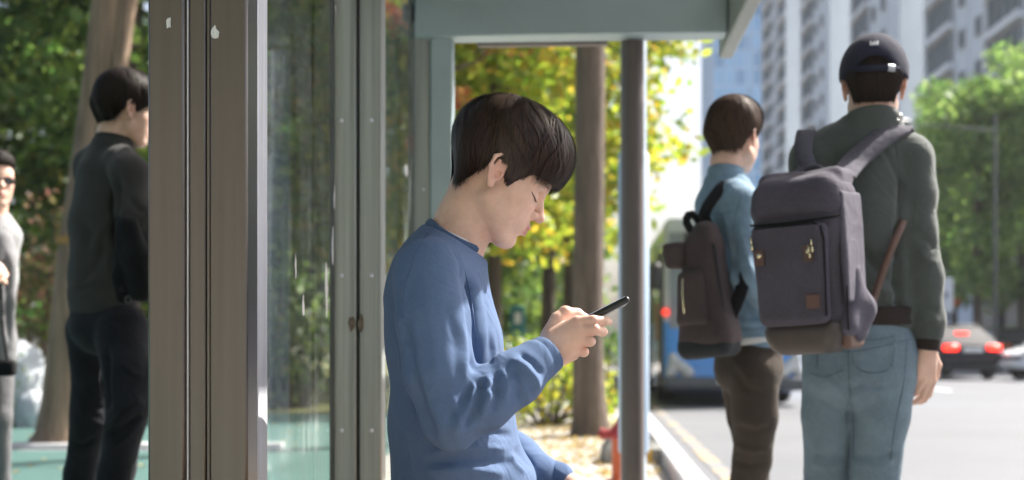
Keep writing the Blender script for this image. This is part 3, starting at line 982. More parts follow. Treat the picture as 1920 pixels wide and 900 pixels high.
M_sleeve = mat("sleeve_pale_blue", (.40, .52, .66), .5, 0, .12, 3)
M_pale = mat("pale_blue_paint", (.42, .50, .58), .45, .2, .12, 3)

shl = thing('bus_shelter', 'steel and glass bus shelter around the seated boy', 'bus shelter', (-.4, 3.6, 0), SROT)
def W2L(X, Y):
    dx, dy = X + .4, Y - 3.6; c_, s_ = math.cos(-SROT), math.sin(-SROT)
    return c_ * dx - s_ * dy, s_ * dx + c_ * dy
def boxl(mb, x0, x1, y0, y1, z0, z1, mi=0, bev=.003):
    return mb.box((x0, y0, z0), (x1, y1, z1), mi, bev)
def post_at(px0, px1, d):
    a = W2L((px0 - 960) / FPX * d, d); b = W2L((px1 - 960) / FPX * d, d)
    return a[0], b[0], (a[1] + b[1]) / 2
TOP = 2.36
# near corner column: three steel profiles side by side with grooves, plus its return in the lit tone
x0, x1, y = post_at(275, 465, 2.27)
w = x1 - x0
for a, b, dy, m in ((0, .372, 0, M_steel), (.398, .585, .006, M_steel), (.612, 1.0, .002, M_steel)):
    boxl(MB(), x0 + a * w, x0 + b * w - .0005, y + dy, y + .075, .0, TOP, 0, .004).build('column_profile', m, shl, True)
boxl(MB(), x0 + .01, x1 - .01, y + .010, y + .07, .01, TOP - .01).build('column_core', M_steel, shl)
boxl(MB(), x1 - .034, x1 - .001, y + .077, y + .150, .0, TOP, 0, .004).build('column_return', M_steel2, shl, True)
boxl(MB(), x0 + .376 * w, x0 + .395 * w, y + .008, y + .06, .0, TOP, 0, .002).build('column_bead', M_steel2, shl, True)
# middle frame: two profiles with a dark seam
x0m, x1m, ym = post_at(619, 716, 3.44); w = x1m - x0m
boxl(MB(), x0m, x0m + .50 * w, ym, ym + .07, 0, TOP, 0, .004).build('frame_profile', M_alu, shl, True)
boxl(MB(), x0m + .555 * w, x1m, ym + .003, ym + .07, 0, TOP, 0, .004).build('frame_profile', M_alu, shl, True)
boxl(MB(), x0m + .49 * w, x0m + .56 * w, ym + .012, ym + .06, .01, TOP - .01).build('frame_seam', M_seal, shl)
# far frame
x0f, x1f, yf = post_at(771, 849, 5.0); w = x1f - x0f
boxl(MB(), x0f, x0f + .06 * w, yf + .02, yf + .06, .01, TOP - .01).build('frame_seam', M_seal, shl)
boxl(MB(), x0f + .055 * w, x0f + .47 * w, yf, yf + .07, 0, TOP, 0, .004).build('frame_profile', M_alu, shl, True)
boxl(MB(), x0f + .475 * w, x1f, yf - .02, yf + .07, 0, TOP, 0, .004).build('frame_profile', M_beam, shl, True)
# panes
gx = (x0 + x1) / 2
def pane(px0, ya, px1, yb, name='glass_pane'):
    m = MB()
    for a, b in ((0, .008),):
        m.add([(px0 + a, ya, .22), (px1 + a, yb, .22), (px1 + a, yb, 2.12), (px0 + a, ya, 2.12)], [(0, 1, 2, 3)])
    o = m.build(name, M_glass, shl); return o
pane(x1 - .075, y + .076, x0m + .012, ym + .035)
pane(x0m + .03, ym + .071, x0f + .012, yf + .035)
for (xa, ya, xb, yb) in ((x1 - .075, y + .07, x0m + .012, ym - .001), (x0m + .03, ym + .072, x0f + .012, yf - .001)):
    for z0, z1 in ((.10, .22), (2.12, 2.24)):
        m = MB(); t = .018
        m.add([(xa - t, ya, z0), (xa + t, ya, z0), (xb + t, yb, z0), (xb - t, yb, z0), (xa - t, ya, z1), (xa + t, ya, z1), (xb + t, yb, z1), (xb - t, yb, z1)],
              [(0, 1, 2, 3), (4, 5, 6, 7), (0, 1, 5, 4), (1, 2, 6, 5), (2, 3, 7, 6), (3, 0, 4, 7)])
        m.build('pane_rail', M_alu, shl)
# header at the far end, its dark under-rail and the right hand corner
zb = HC + 565 / FPX * 5.0
xa = x1f; xb = W2L((1362 - 960) / FPX * 4.93, 4.93)[0]
boxl(MB(), x0f + .02, xb, yf - .06, yf + .06, zb, zb + .155, 0, .006).build('header_beam', M_beam, shl, True)
boxl(MB(), xa, xb, yf - .066, yf - .06, zb + .135, zb + .150, 0, .002).build('header_trim', M_steel2, shl, True)
xr0, xr1 = W2L((895 - 960) / FPX * 5.3, 5.3)[0], W2L((1138 - 960) / FPX * 5.3, 5.3)[0]
boxl(MB(), xr0, xr1, yf + .28, yf + .33, HC + 552 / FPX * (5.3), HC + 565 / FPX * 5.3 + .05, 0, .004).build('under_rail', M_post, shl, True)
mb = MB()
for xx in (xr0 + .11, xr1 - .02): mb.lathe([(.006, 0), (.006, .006), (.0, .007)], 8, org=(xx, yf + .272, HC + 560 / FPX * 5.3), axis=1)
mb.build('rail_bolts', M_steel2, shl, True)
boxl(MB(), xb + .002, xb + .055, yf - 3.3, yf + .30, zb - .02, zb + .19, 0, .006).build('eaves_beam', M_alu, shl, True)
# roof
M_roofm = mat("roof_panel", (.30, .33, .34), .5, .3, .1, 2)
nseg = 8; V = []; F = []
ys = (y - .25, yf + .42)
for i in range(nseg + 1):
    t = i / nseg; xx = x0 - .12 + (xb + .12 - x0 + .12) * t
    zz = TOP + .03 + .10 * math.sin(math.pi * t)
    for yy in ys: V += [(xx, yy, zz), (xx, yy, zz + .03)]
for i in range(nseg):
    a = i * 4; F += [(a, a + 4, a + 6, a + 2), (a + 1, a + 3, a + 7, a + 5), (a, a + 1, a + 5, a + 4), (a + 2, a + 6, a + 7, a + 3)]
F += [(0, 2, 3, 1), (nseg * 4, nseg * 4 + 1, nseg * 4 + 3, nseg * 4 + 2)]
MB().add(V, F).build('roof', M_roofm, shl, True)
mb = MB()
for k in range(5):
    yy = y + .1 + k * (yf - y - .1) / 4
    boxl(mb, x0, xb, yy - .02, yy + .02, TOP - .05, TOP + .03)
mb.build('roof_ribs', M_alu, shl)
# small dark clip at the top of the far frame, fittings and left-over tape
MB().box((x0f - .03, yf - .05, HC + 595 / FPX * 5), (x0f + .02, yf - .002, HC + 630 / FPX * 5), 0, .012).build('frame_clip', M_post, shl, True)
rt = np.random.default_rng(12)
def tape(cx_, y_, cz, w_, h_, name='tape_scrap', side='y'):
    n = 9; pts = []
    for k in range(n):
        a = 2 * math.pi * k / n; q = .55 + .6 * rt.random()
        pts.append((cx_ + w_ * math.cos(a) * q, cz + h_ * math.sin(a) * q))
    MB().prism(pts, y_ - .0016, y_ - .0004, 1).build(name, M_tape, shl)
def pz(py, d): return HC + (640 - py) / FPX * d
def pxl(px, d): return W2L((px - 960) / FPX * d, d)[0]
tape(pxl(315, 2.27), y, pz(42, 2.27), .005, .012)
tape(pxl(402, 2.27), y + .002, pz(60, 2.27), .008, .014)
# scraps and smears on the panes (they lie in the pane's own plane)
def smear(pane_ab, t, z, w_, h_, m=None, name='tape_scrap'):
    (xa_, ya_), (xb_, yb_) = pane_ab
    A = np.array([xa_, ya_]); B = np.array([xb_, yb_]); u = (B - A) / np.linalg.norm(B - A); nrm = np.array([u[1], -u[0]])
    c0 = A + (B - A) * t + nrm * .003
    n = 10; pts = []
    for k in range(n):
        a = 2 * math.pi * k / n; q = .5 + .7 * rt.random()
        p = c0 + u * w_ * math.cos(a) * q
        pts.append((p[0], p[1], z + h_ * math.sin(a) * q))
    MB().add(pts, [tuple(range(n))]).build(name, m or M_tape, shl)
PA = ((x1 - .075, y + .076), (x0m + .012, ym + .035)); PB = ((x0m + .03, ym + .071), (x0f + .012, yf + .035))
for t, z, w_, h_ in ((.50, 1.64, .02, .018), (.97, 1.70, .03, .018), (.93, 1.10, .014, .06), (.95, 1.22, .012, .035), (.62, .93, .012, .03), (.86, .98, .02, .07), (.55, 1.02, .01, .03)):
    smear(PA, t, z, w_, h_)
for t, z, w_, h_ in ((.9, 1.0, .03, .05), (.8, 1.45, .05, .03), (.7, 1.12, .03, .06)): smear(PB, t, z, w_, h_)
# paper strip along the top of the near pane
(xa_, ya_), (xb_, yb_) = PA
MB().add([(xa_ + .006, ya_ + .3, 1.735), (xb_ + .006, yb_ - .03, 1.735), (xb_ + .006, yb_ - .03, 1.80), (xa_ + .006, ya_ + .3, 1.80)], [(0, 1, 2, 3)]).build('top_film', M_pale, shl)

# screws and glazing gaskets
scr = MB().lathe([(.0055, 0), (.0055, .002), (.004, .0032), (0, .0034)], 10, axis=1).data('screw', M_steel2, True)
for xx, yy in ((x0m + .22 * (x1m - x0m), ym), (x0m + .80 * (x1m - x0m), ym + .003), (x0f + .3 * (x1f - x0f), yf)):
    for zz in (.62, 1.02, 1.42):
        o = link('screw', scr, shl); o.location = (xx, yy - .0002, zz); o.rotation_euler.z = math.pi
for xx, yy in ((x0m + .006, ym), (x0f - .004, yf)):
    boxl(MB(), xx - .006, xx + .004, yy - .012, yy - .001, .2, 2.2, 0, .001).build('gasket', M_seal, shl)
for xx, w_ in ((x0m + .42 * (x1m - x0m), .010), (x0m + .60 * (x1m - x0m), .008)):
    q_ = [(xx + w_ * math.cos(a) * (.7 + .5 * rt.random()), HC + (640 - 606) / FPX * 3.44 + .022 * math.sin(a) * (.7 + .5 * rt.random())) for a in np.linspace(0, 6.28, 11)[:-1]]
    MB().prism(q_, ym - .0016, ym - .0004, 1).build('rust_stain', mat('rust_stain', (.15, .12, .09), .8, 0, .4, 60), shl)

# front post at the far right corner, with the pale pole standing behind it
dp = 5.02
pp0 = W2L((1186 - 960) / FPX * dp, dp)
mb = MB().lathe([(.075, 0), (.075, .02), (.043, .03), (.042, zb - .002)], 28, org=(pp0[0], pp0[1], 0))
mb.build('post', M_post, shl, True)
sp = thing('sign_pole', 'pale blue grey pole standing right behind the brown shelter post', 'pole', ((1188 - 960) / FPX * 6.6, 6.6, 0))
MB().lathe([(.09, 0), (.09, .03), (.064, .04), (.064, 3.6), (0, 3.62)], 20).build('pole', M_pale, sp, True)
MB().lathe([(.072, .3), (.076, .31), (.076, 1.77), (.072, 1.78)], 22).build('sleeve', M_sleeve, sp, True)
MB().box((-.25, -.02, 2.9), (.25, .02, 3.5), 0, .01).build('plate', M_sgb, sp)

# bench the boy sits on
bn = thing('bench', 'steel bench under the boy in the blue sweatshirt', 'bench', (-.17, 2.9, 0), SROT)
M_wood = mat("bench_wood", (.27, .17, .09), .6, 0, .25, 3, .3, 20, stretch=(8, .6, 8))
sl_ = MB().box((-.055, -.9, -.015), (.055, .9, .015), 0, .006).data('seat_slat', M_wood)
for k in range(3):
    o = link('seat_slat', sl_, bn); o.location = (-.12 + .125 * k, 0, .425)
lg = MB().box((-.17, -.025, .36), (.18, .025, .408), 0, .004).box((-.03, -.02, .0), (.03, .02, .36), 0, .004).box((-.12, -.05, 0), (.12, .05, .012), 0, .003).data('leg', M_steel)
for s in (-.7, .7):
    o = link('leg', lg, bn); o.location = (0, s, 0)
# ================================================================== vehicles and street furniture
M_tyre = mat("tyre", (.02, .02, .02), .85, 0, .2, 20)
M_rim = mat("wheel_rim", (.45, .45, .46), .35, .8, .1, 6)
M_vglass = mat("vehicle_glass", (.03, .036, .042), .3, 0, .3, 1, spec=.2)
M_blackp = mat("black_plastic", (.025, .025, .027), .5, 0, .2, 8)
M_lamp = mat("lamp_glass", (.55, .57, .58), .1, .1, .2, 10)
M_plate = mat("number_plate", (.72, .73, .72), .5, 0, .03, 5)
M_tail = emit_mat("tail_light_lit", (1.0, .025, .012), 1.6)
M_amber = mat("amber_lens", (.5, .12, .02), .3, 0, .1, 4)

def wheel(parent, loc, r, w, rimr=.62):
    t = MB().lathe([(r * rimr, -w / 2), (r * .93, -w / 2), (r, -w / 2 + .03), (r, w / 2 - .03), (r * .93, w / 2), (r * rimr, w / 2)], 24, axis=0).build('wheel', M_tyre, parent, True)
    t.location = loc
    m = MB().lathe([(0, -w * .38), (r * rimr * .3, -w * .4), (r * rimr * .95, -w * .3), (r * rimr, -w * .49), (r * rimr, w * .49), (r * rimr * .95, w * .3), (r * rimr * .3, w * .4), (0, w * .38)], 20, axis=0)
    m.build('rim', M_rim, t, True)
    return t

def car(name, label, loc, rz, paint, L=4.6, Wd=1.8, H=1.45, brake=False):
    """saloon, local +y is forward; body swept from cross-sections"""
    c = thing(name, label, 'car', loc, rz)
    h = L / 2; hw = Wd / 2
    # side stations: y, bottom z, belt z, half width
    S = [(-h, .42, .78, .74), (-h + .06, .30, .92, .84), (-h + .35, .26, .98, .93), (-h + .9, .25, .99, .97), (-.5, .24, .95, 1.0), (.4, .24, .93, 1.0), (h - 1.3, .25, .90, .98), (h - .5, .27, .80, .94), (h - .12, .32, .68, .84), (h, .42, .60, .70)]
    V = []; n = 12
    for (y, zb_, zt, wf) in S:
        w = hw * wf
        ring = [(-w * .80, zb_), (-w * .97, zb_ + .12), (-w, (zb_ + zt) / 2), (-w * .97, zt - .08), (-w * .86, zt), (-w * .4, zt + .025), (w * .4, zt + .025), (w * .86, zt), (w * .97, zt - .08), (w, (zb_ + zt) / 2), (w * .97, zb_ + .12), (w * .80, zb_)]
        V += [(x, y, z) for x, z in ring]
    F = []
    for i in range(len(S) - 1):
        for k in range(n):
            F.append((i * n + k, i * n + (k + 1) % n, (i + 1) * n + (k + 1) % n, (i + 1) * n + k))
    F += [tuple(range(n)), tuple((len(S) - 1) * n + k for k in range(n))]
    b = MB().add(V, F).build('body', paint, c, True)
    sm = b.modifiers.new("round", 'SUBSURF'); sm.levels = 1; sm.render_levels = 2
    # cabin: glass house and roof skin
    zt = H
    C = [(-h + .55, .96, .70, .0), (-h + 1.15, zt - .03, .58, 1), (-.2, zt, .60, 1), (.35, zt - .02, .58, 1), (h - 1.15, .90, .72, 0)]
    gl = []
    base = [(-h + .42, .95), (h - 1.0, .90)]
    top = [(-h + 1.1, zt - .05), (.38, zt - .05)]
    wb, wt = hw * .90, hw * .66
    Vg = [(-wb, base[0][0], base[0][1]), (wb, base[0][0], base[0][1]), (wb, base[1][0], base[1][1]), (-wb, base[1][0], base[1][1]),
          (-wt, top[0][0], top[0][1]), (wt, top[0][0], top[0][1]), (wt, top[1][0], top[1][1]), (-wt, top[1][0], top[1][1])]
    def sub(name, q):      # one window, pulled in from the pillars
        q = [np.array(p, float) for p in q]; ce = sum(q) / len(q)
        nn = np.cross(q[1] - q[0], q[2] - q[0]); nn /= np.linalg.norm(nn)
        if nn @ (ce - np.array([0, -.2, 1.1])) < 0: nn = -nn
        qq = [ce + (p - ce) * .87 + nn * .012 for p in q]
        MB().add(qq, [tuple(range(len(qq)))]).build(name, M_vglass, c)
    cab = MB().add(Vg, [(0, 1, 5, 4), (1, 2, 6, 5), (2, 3, 7, 6), (3, 0, 4, 7), (4, 5, 6, 7)])
    cab.build('cabin', paint, c)
    sub('rear_window', [Vg[0], Vg[1], Vg[5], Vg[4]]); sub('windscreen', [Vg[2], Vg[3], Vg[7], Vg[6]])
    for s in (1, -1):
        a, b2, t0, t1 = [np.array(p) for p in ((Vg[1], Vg[2], Vg[5], Vg[6]) if s > 0 else (Vg[0], Vg[3], Vg[4], Vg[7]))]
        mb_, mt = a * .47 + b2 * .53, t0 * .4 + t1 * .6
        sub('side_window', [a, mb_, mt, t0]); sub('side_window', [mb_, b2, t1, mt])
    rf = MB().box((-wt, top[0][0] - .02, zt - .052), (wt, top[1][0] + .05, zt), 0, .04).build('roof', paint, c, True)
    for s in (-1, 1):
        wheel(c, (s * (hw - .12), -h + .95, .31), .31, .2); wheel(c, (s * (hw - .12), h - .9, .31), .31, .2)
        MB().box((s * hw * .62 - .19, -h - .012, .74), (s * hw * .62 + .19, -h + .12, .90), 0, .03).build('tail_light', M_tail if brake else M_amber, c, True)
        MB().box((s * hw * .58 - .2, h - .25, .60), (s * hw * .58 + .2, h - .015, .73), 0, .04).build('headlight', M_lamp, c, True)
        MB().box((s * (hw + .1) - .09, .75, .93), (s * (hw + .1) + .09, .85, 1.06), 0, .03).build('mirror', paint, c, True)
    MB().box((-hw * .88, -h - .04, .36), (hw * .88, -h + .1, .58), 0, .05).build('rear_bumper', paint, c, True)
    MB().box((-hw * .8, -h - .05, .24), (hw * .8, -h + .05, .34), 0, .02).build('bumper_skirt', M_blackp, c)
    MB().box((-hw * .86, h - .12, .3), (hw * .86, h + .05, .5), 0, .05).build('front_bumper', paint, c, True)
    MB().box((-.38, h - .06, .52), (.38, h + .015, .62), 0, .01).build('grille', M_blackp, c)
    MB().box((-.26, -h - .03, .70), (.26, -h + .02, .82), 0, .005).build('licence_plate', M_plate, c)
    MB().box((-.26, h + .05, .38), (.26, h + .066, .49), 0, .005).build('licence_plate', M_plate, c)
    if brake:
        MB().box((-.17, -h + .72, zt - .27), (.17, -h + .80, zt - .20), 0, .01).build('brake_light', M_tail, c)
    return c

Pd = mat("car_paint_dark", (.022, .024, .030), .55, .1, .1, 3, spec=.25)
Pw = mat("car_paint_white", (.72, .74, .76), .3, 0, .05, 3, coat=.6)
Ps = mat("car_paint_silver", (.45, .48, .52), .3, .5, .05, 3, coat=.6)
car('saloon_car', 'dark saloon car with lit red tail lights, beyond the hanging hand', ((1812 - 960) / FPX * 33.8, 36.0, -.13), R(3), Pd, 4.7, 1.78, 1.42, True)
car('saloon_car', 'white car nosing in at the right picture edge', ((2036 - 960) / FPX * 34, 34, -.13), R(108), Pw, 4.6, 1.8, 1.43)
car('saloon_car', 'black car standing behind the white car at the right edge', ((1895 - 960) / FPX * 50, 51, -.13), R(-2), Pd, 4.7, 1.8, 1.45)
car('parked_car', 'small white car far off between the boy\'s chest and his phone', ((964 - 960) / FPX * 42, 43.5, 0), R(170), Pw, 4.4, 1.75, 1.5)

# ------------------------------------------------------------------ the bus
Pb = mat("bus_paint_blue", (.07, .32, .82), .3, 0, .08, 1, coat=.5)
Pbw = mat("bus_paint_pale", (.55, .60, .62), .35, 0, .05, 1, coat=.5)
M_busgl = mat("bus_glass_sky_pale", (.24, .29, .32), .05, 0, .2, .5)  # pale base colour stands in for sky reflected in the glass
M_buscr = mat("bus_bumper_grey", (.09, .10, .115), .45, 0, .1, 4)
bus = thing('city_bus', 'blue city bus pulling in behind the man in the denim shirt', 'bus', ((1379 - 960) / FPX * 20, 20, -.13), SROT)
BW, BH, BL = 1.06, 2.85, 10.6
f = Field((-1.3, -.35, .1), (1.3, BL + .3, 3.05), .055)
f.box((0, BL / 2, 1.55), (BW, BL / 2, 1.33), .16, 0)
f.cut(lambda X, Y, Z: -(Y - (.02 + .16 * np.clip((Z - 1.2) / 1.5, 0, 1) ** 1.5 + .10 * (X / BW) ** 2)), .03)
V, F = f.mesh(1)
fc = V[F].mean(1)
fm = np.where(fc[:, 2] > 1.30, 1, 0); fm = np.where(fc[:, 2] > 2.42, 1, fm)
link('body', mesh_data('body', V, F, [Pb, Pbw], fm, True), bus)
# windscreen in two panes following the front
def frontz(x, z): return .02 + .16 * max(0, min(1, (z - 1.2) / 1.5)) ** 1.5 + .10 * (x / BW) ** 2
for xa_, xb_ in ((-.98, -.015), (.015, .98)):
    V = []; F = []; nx, nz = 9, 7
    for i in range(nx):
        for j in range(nz):
            x = xa_ + (xb_ - xa_) * i / (nx - 1); z = 1.18 + 1.46 * j / (nz - 1)
            V.append((x, frontz(x, z) - .016, z))
    for i in range(nx - 1):
        for j in range(nz - 1):
            a = i * nz + j; F.append((a, a + nz, a + nz + 1, a + 1))
    link('windscreen', mesh_data('windscreen', V, F, M_busgl, None, True), bus)
MB().box((-.75, -.03, 2.40), (.75, .16, 2.64), 0, .03).build('destination_board', M_blackp, bus)
bm_ = MB(); bm_.add([], [])
f = Field((-1.2, -.25, .1), (1.2, .6, .55), .03)
f.box((0, .25, .34), (BW + .02, .34, .10), .07, 0)
V, F = f.mesh(1); link('bumper', mesh_data('bumper', V, F, M_buscr, None, True), bus)
for s in (-1, 1):
    f = Field((-.34, -.2, -.3), (.34, .3, .32), .02)
    f.rc((-.09 * s, 0, -.09), (.12 * s, .05, .14), .105, .06, .02); f.rc((.12 * s, .05, .14), (.15 * s, .06, -.10), .06, .09, .06)
    V, F = f.mesh(1); o = link('headlight', mesh_data('headlight', V, F, M_lamp, None, True), bus); o.location = (s * .80, .06, .60)
    MB().box((s * .47 - .17, -.045, .86), (s * .47 + .17, .04, .91), 0, .015).build('front_trim', Pbw, bus, True)
    MB().tube([(s * 1.0, .1, 2.45), (s * 1.18, -.12, 2.4), (s * 1.2, -.15, 2.15)], .018, 8).box((s * 1.2 - .09, -.2, 1.75), (s * 1.2 + .09, -.1, 2.15), 0, .04).build('mirror', M_blackp, bus, True)
    wheel(bus, (s * .92, 1.9, .45), .45, .30); wheel(bus, (s * .93, 8.0, .45), .45, .24)
    MB().tube([(s * .12, -.02, 1.1), (s * .62, -.01, 1.25)], .012, 6).build('wiper', M_blackp, bus)
MB().box((-.28, -.13, .34), (.28, -.095, .46), 0, .005).build('licence_plate', M_plate, bus)
# pavement-side (left in the picture): doors and windows
dl = MB().box((-.03, -.52, .32), (.01, .52, 2.35), 0, .02).data('door_leaf', M_blackp)
dg = MB().box((-.012, -.40, -.85), (.0, .40, .85), 0, .01).data('pane', M_busgl)
for yy in (.85, 5.0, 6.05):
    o = link('door', dl, bus); o.location = (-BW - .004, yy, 0)
    g = link('pane', dg, o); g.location = (-.034, 0, 1.35)
    MB().tube([(-.07, .3, 1.0), (-.07, .3, 1.6)], .015, 6).build('handle', M_amber if yy < 1 else M_rim, o)
wnb = MB().box((-.012, -.62, -.47), (.012, .62, .47), 0, .01).data('side_window', M_busgl)
for s in (-1, 1):
    for yy in (2.1, 3.5, 7.4, 8.75, 10.0 if s < 0 else 4.9) + ((.9, 6.15) if s > 0 else ()):
        o = link('side_window', wnb, bus); o.location = (s * (BW + .004), yy, 1.78)
# red marker lamp by the door
MB().lathe([(.0, -.03), (.05, -.025), (.06, 0), (.05, .02)], 12, org=(-BW + .02, .02, 1.42), axis=1).build('marker_lamp', emit_mat("marker_red", (1, .05, .03), .5), bus, True)

# ------------------------------------------------------------------ hydrant, concrete block
M_hyd = mat("hydrant_red", (.33, .03, .03), .5, 0, .22, 7, .2)
M_hydo = mat("hydrant_orange", (.55, .11, .03), .5, 0, .25, 6, .2)
hd = thing('fire_hydrant', 'short red and orange fire hydrant half hidden by the shelter post', 'fire hydrant', ((1163 - 960) / FPX * 8.0, 8.0, 0))
MB().lathe([(.085, 0), (.085, .02), (.052, .03), (.050, .255), (.056, .27)], 22).build('barrel', M_hydo, hd, True)
MB().lathe([(.056, .262), (.072, .275), (.075, .29), (.068, .31), (.05, .335), (.034, .355), (.026, .36), (.024, .385), (.018, .392), (.0, .395)], 22).build('bonnet', M_hyd, hd, True)
for a in (0, math.pi):
    o = MB().lathe([(.03, 0), (.03, .05), (.036, .052), (.036, .075), (.014, .078), (.014, .09), (0, .092)], 14, org=(0, 0, 0), axis=0).build('outlet_cap', M_hyd, hd, True)
    o.location = (.045 * math.cos(a), 0, .295); o.rotation_euler.z = a
bk = thing('concrete_block', 'grey concrete block with a yellow stripe behind the red hydrant', 'concrete block', ((1182 - 960) / FPX * 9.4, 9.4, 0), R(4))
M_conc = mat("concrete", (.27, .27, .25), .9, 0, .22, 9, .4, 60)
ccx = MB().add([(-.2, -.16, 0), (.2, -.16, 0), (.2, .16, 0), (-.2, .16, 0), (-.19, -.15, .10), (.19, -.15, .10), (.19, .15, .10), (-.19, .15, .10), (-.14, -.1, .19), (.185, -.1, .13), (.185, .1, .13), (-.14, .1, .19)],
               [(0, 1, 2, 3), (0, 1, 5, 4), (1, 2, 6, 5), (2, 3, 7, 6), (3, 0, 4, 7), (4, 5, 9, 8), (5, 6, 10, 9), (6, 7, 11, 10), (7, 4, 8, 11), (8, 9, 10, 11)])
ccx.build('block', M_conc, bk)
MB().box((.09, -.166, .02), (.125, -.158, .105)).build('yellow_stripe', M_yellow, bk)

# ------------------------------------------------------------------ signal mast, street signs, notice board
M_pole = mat("pole_grey", (.06, .066, .07), .7, 0, .1, 4)
ms = thing('signal_mast', 'grey mast with a long arm in front of the green street trees', 'traffic signal', ((1866 - 960) / FPX * 38, 38, 0))
MB().lathe([(.16, 0), (.15, .06), (.055, .08), (.036, 7.3), (0, 7.35)], 16).tube([(0, 0, 6.85), (-1.6, 0, 7.0), (-3.2, 0, 7.0)], [.03, .022, .018], 10).build('mast', M_pole, ms, True)
sgl = MB().box((-.55, -.14, -.17), (.55, .12, .17), 0, .05).build('signal_head', M_blackp, ms, True); sgl.location = (-3.0, 0, 7.0)
for k in range(3):
    MB().lathe([(0, -.01), (.11, -.01), (.13, -.06), (.12, -.06), (.11, 0)], 14, org=(-.34 + .34 * k, -.14, 0), axis=1).build('lens', M_shop, sgl, True)
wsg = thing('standing_sign', 'white sign panel behind the right sleeve of the man in the cap', 'sign', ((1774 - 960) / FPX * 42, 42, 0))
MB().box((-.22, -.04, 1.75), (.22, .04, 2.85), 0, .03).build('panel', M_sgw, wsg)
MB().lathe([(.06, 0), (.05, .03), (.035, .05), (.035, 1.75)], 12).build('post', M_pole, wsg, True)
MB().box((-.08, -.052, 2.2), (.06, -.042, 2.42)).build('dark_symbol', mat("sign_symbol", (.28, .3, .36), .6), wsg)
rs = thing('round_sign', 'orange round sign on a thin post behind the dark saloon car', 'sign', ((1790 - 960) / FPX * 46, 46, 0))
MB().lathe([(0, -.03), (.2, -.03), (.22, -.01), (.22, .02), (0, .03)], 22, org=(0, 0, 2.25), axis=1).build('disc', mat("sign_orange", (.55, .13, .04), .5), rs, True)
MB().lathe([(.05, 0), (.035, .03), (.03, 2.1)], 10).build('post', M_pole, rs, True)
tb = thing('notice_board', 'teal notice board far behind the boy\'s chest', 'notice board', ((970 - 960) / FPX * 30, 30, 0))
MB().box((-.17, -.03, .95), (.17, .03, 1.65), 0, .02).build('board', mat("board_teal", (.02, .16, .19), .5), tb)
MB().box((-.06, -.045, 1.25), (.08, -.032, 1.5)).build('poster', M_sgw, tb)
for s in (-.13, .13): MB().box((s - .02, -.02, 0), (s + .02, .02, .95)).build('leg', M_pole, tb)
pl = thing('planter_box', 'long planter with a clipped hedge behind the cars on the right', 'planter', ((1880 - 960) / FPX * 56, 56, 0))
MB().box((-1.6, -.35, 0), (1.6, .35, .75), 0, .03).build('box', M_conc, pl)
r = np.random.default_rng(3)
link('hedge', leaves_mesh('hedge', [(-1.4 + 2.8 * k / 13, .15 * math.sin(k), 1.05 + .2 * math.sin(k * 1.7), .42) for k in range(14)], 260, .07, L_mid, 61), pl)
# ================================================================== people
M_skin = skin_mat("skin")
M_hair = hair_mat("hair_dark_brown", (.009, .0055, .0042), (.048, .023, .014), .42)
M_hairb = hair_mat("hair_brown_black", (.010, .007, .006), (.03, .02, .015), .55, .15)
M_hairl = hair_mat("hair_soft_brown", (.03, .017, .012), (.085, .05, .034), .6, .14)
M_brow = mat("eyebrow_hair", (.02, .013, .01), .7, 0, .2, 60)
M_eye = mat("eye_white", (.65, .62, .6), .15, 0, .05, 60)
M_iris = mat("iris_dark", (.02, .012, .008), .1, 0, .1, 60)
SKIN = np.array([.73, .49, .385]); LIP = np.array([.50, .20, .18]); RED = np.array([.66, .33, .27])

M_hairbase = mat("hair_under", (.011, .0075, .006), .6, 0, .3, 60, .5, 240, spec=.12, stretch=(3, 3, .4), bdist=.003)
M_hairbasel = mat("hair_under_brown", (.030, .019, .014), .6, 0, .35, 60, .5, 240, spec=.12, stretch=(3, 3, .4), bdist=.003)
def rotm(yaw=0, pitch=0, roll=0):
    """head axes: x forward, y left, z up. yaw 0 faces +X, pitch>0 bows forward, roll>0 tips to its right"""
    cz, sz = math.cos(yaw), math.sin(yaw); cp, sp_ = math.cos(pitch), math.sin(pitch); cr, sr = math.cos(roll), math.sin(roll)
    Rz = np.array([[cz, -sz, 0], [sz, cz, 0], [0, 0, 1]])
    Ry = np.array([[cp, 0, sp_], [0, 1, 0], [-sp_, 0, cp]])
    Rx = np.array([[1, 0, 0], [0, cr, -sr], [0, sr, cr]])
    return Rz @ Ry @ Rx

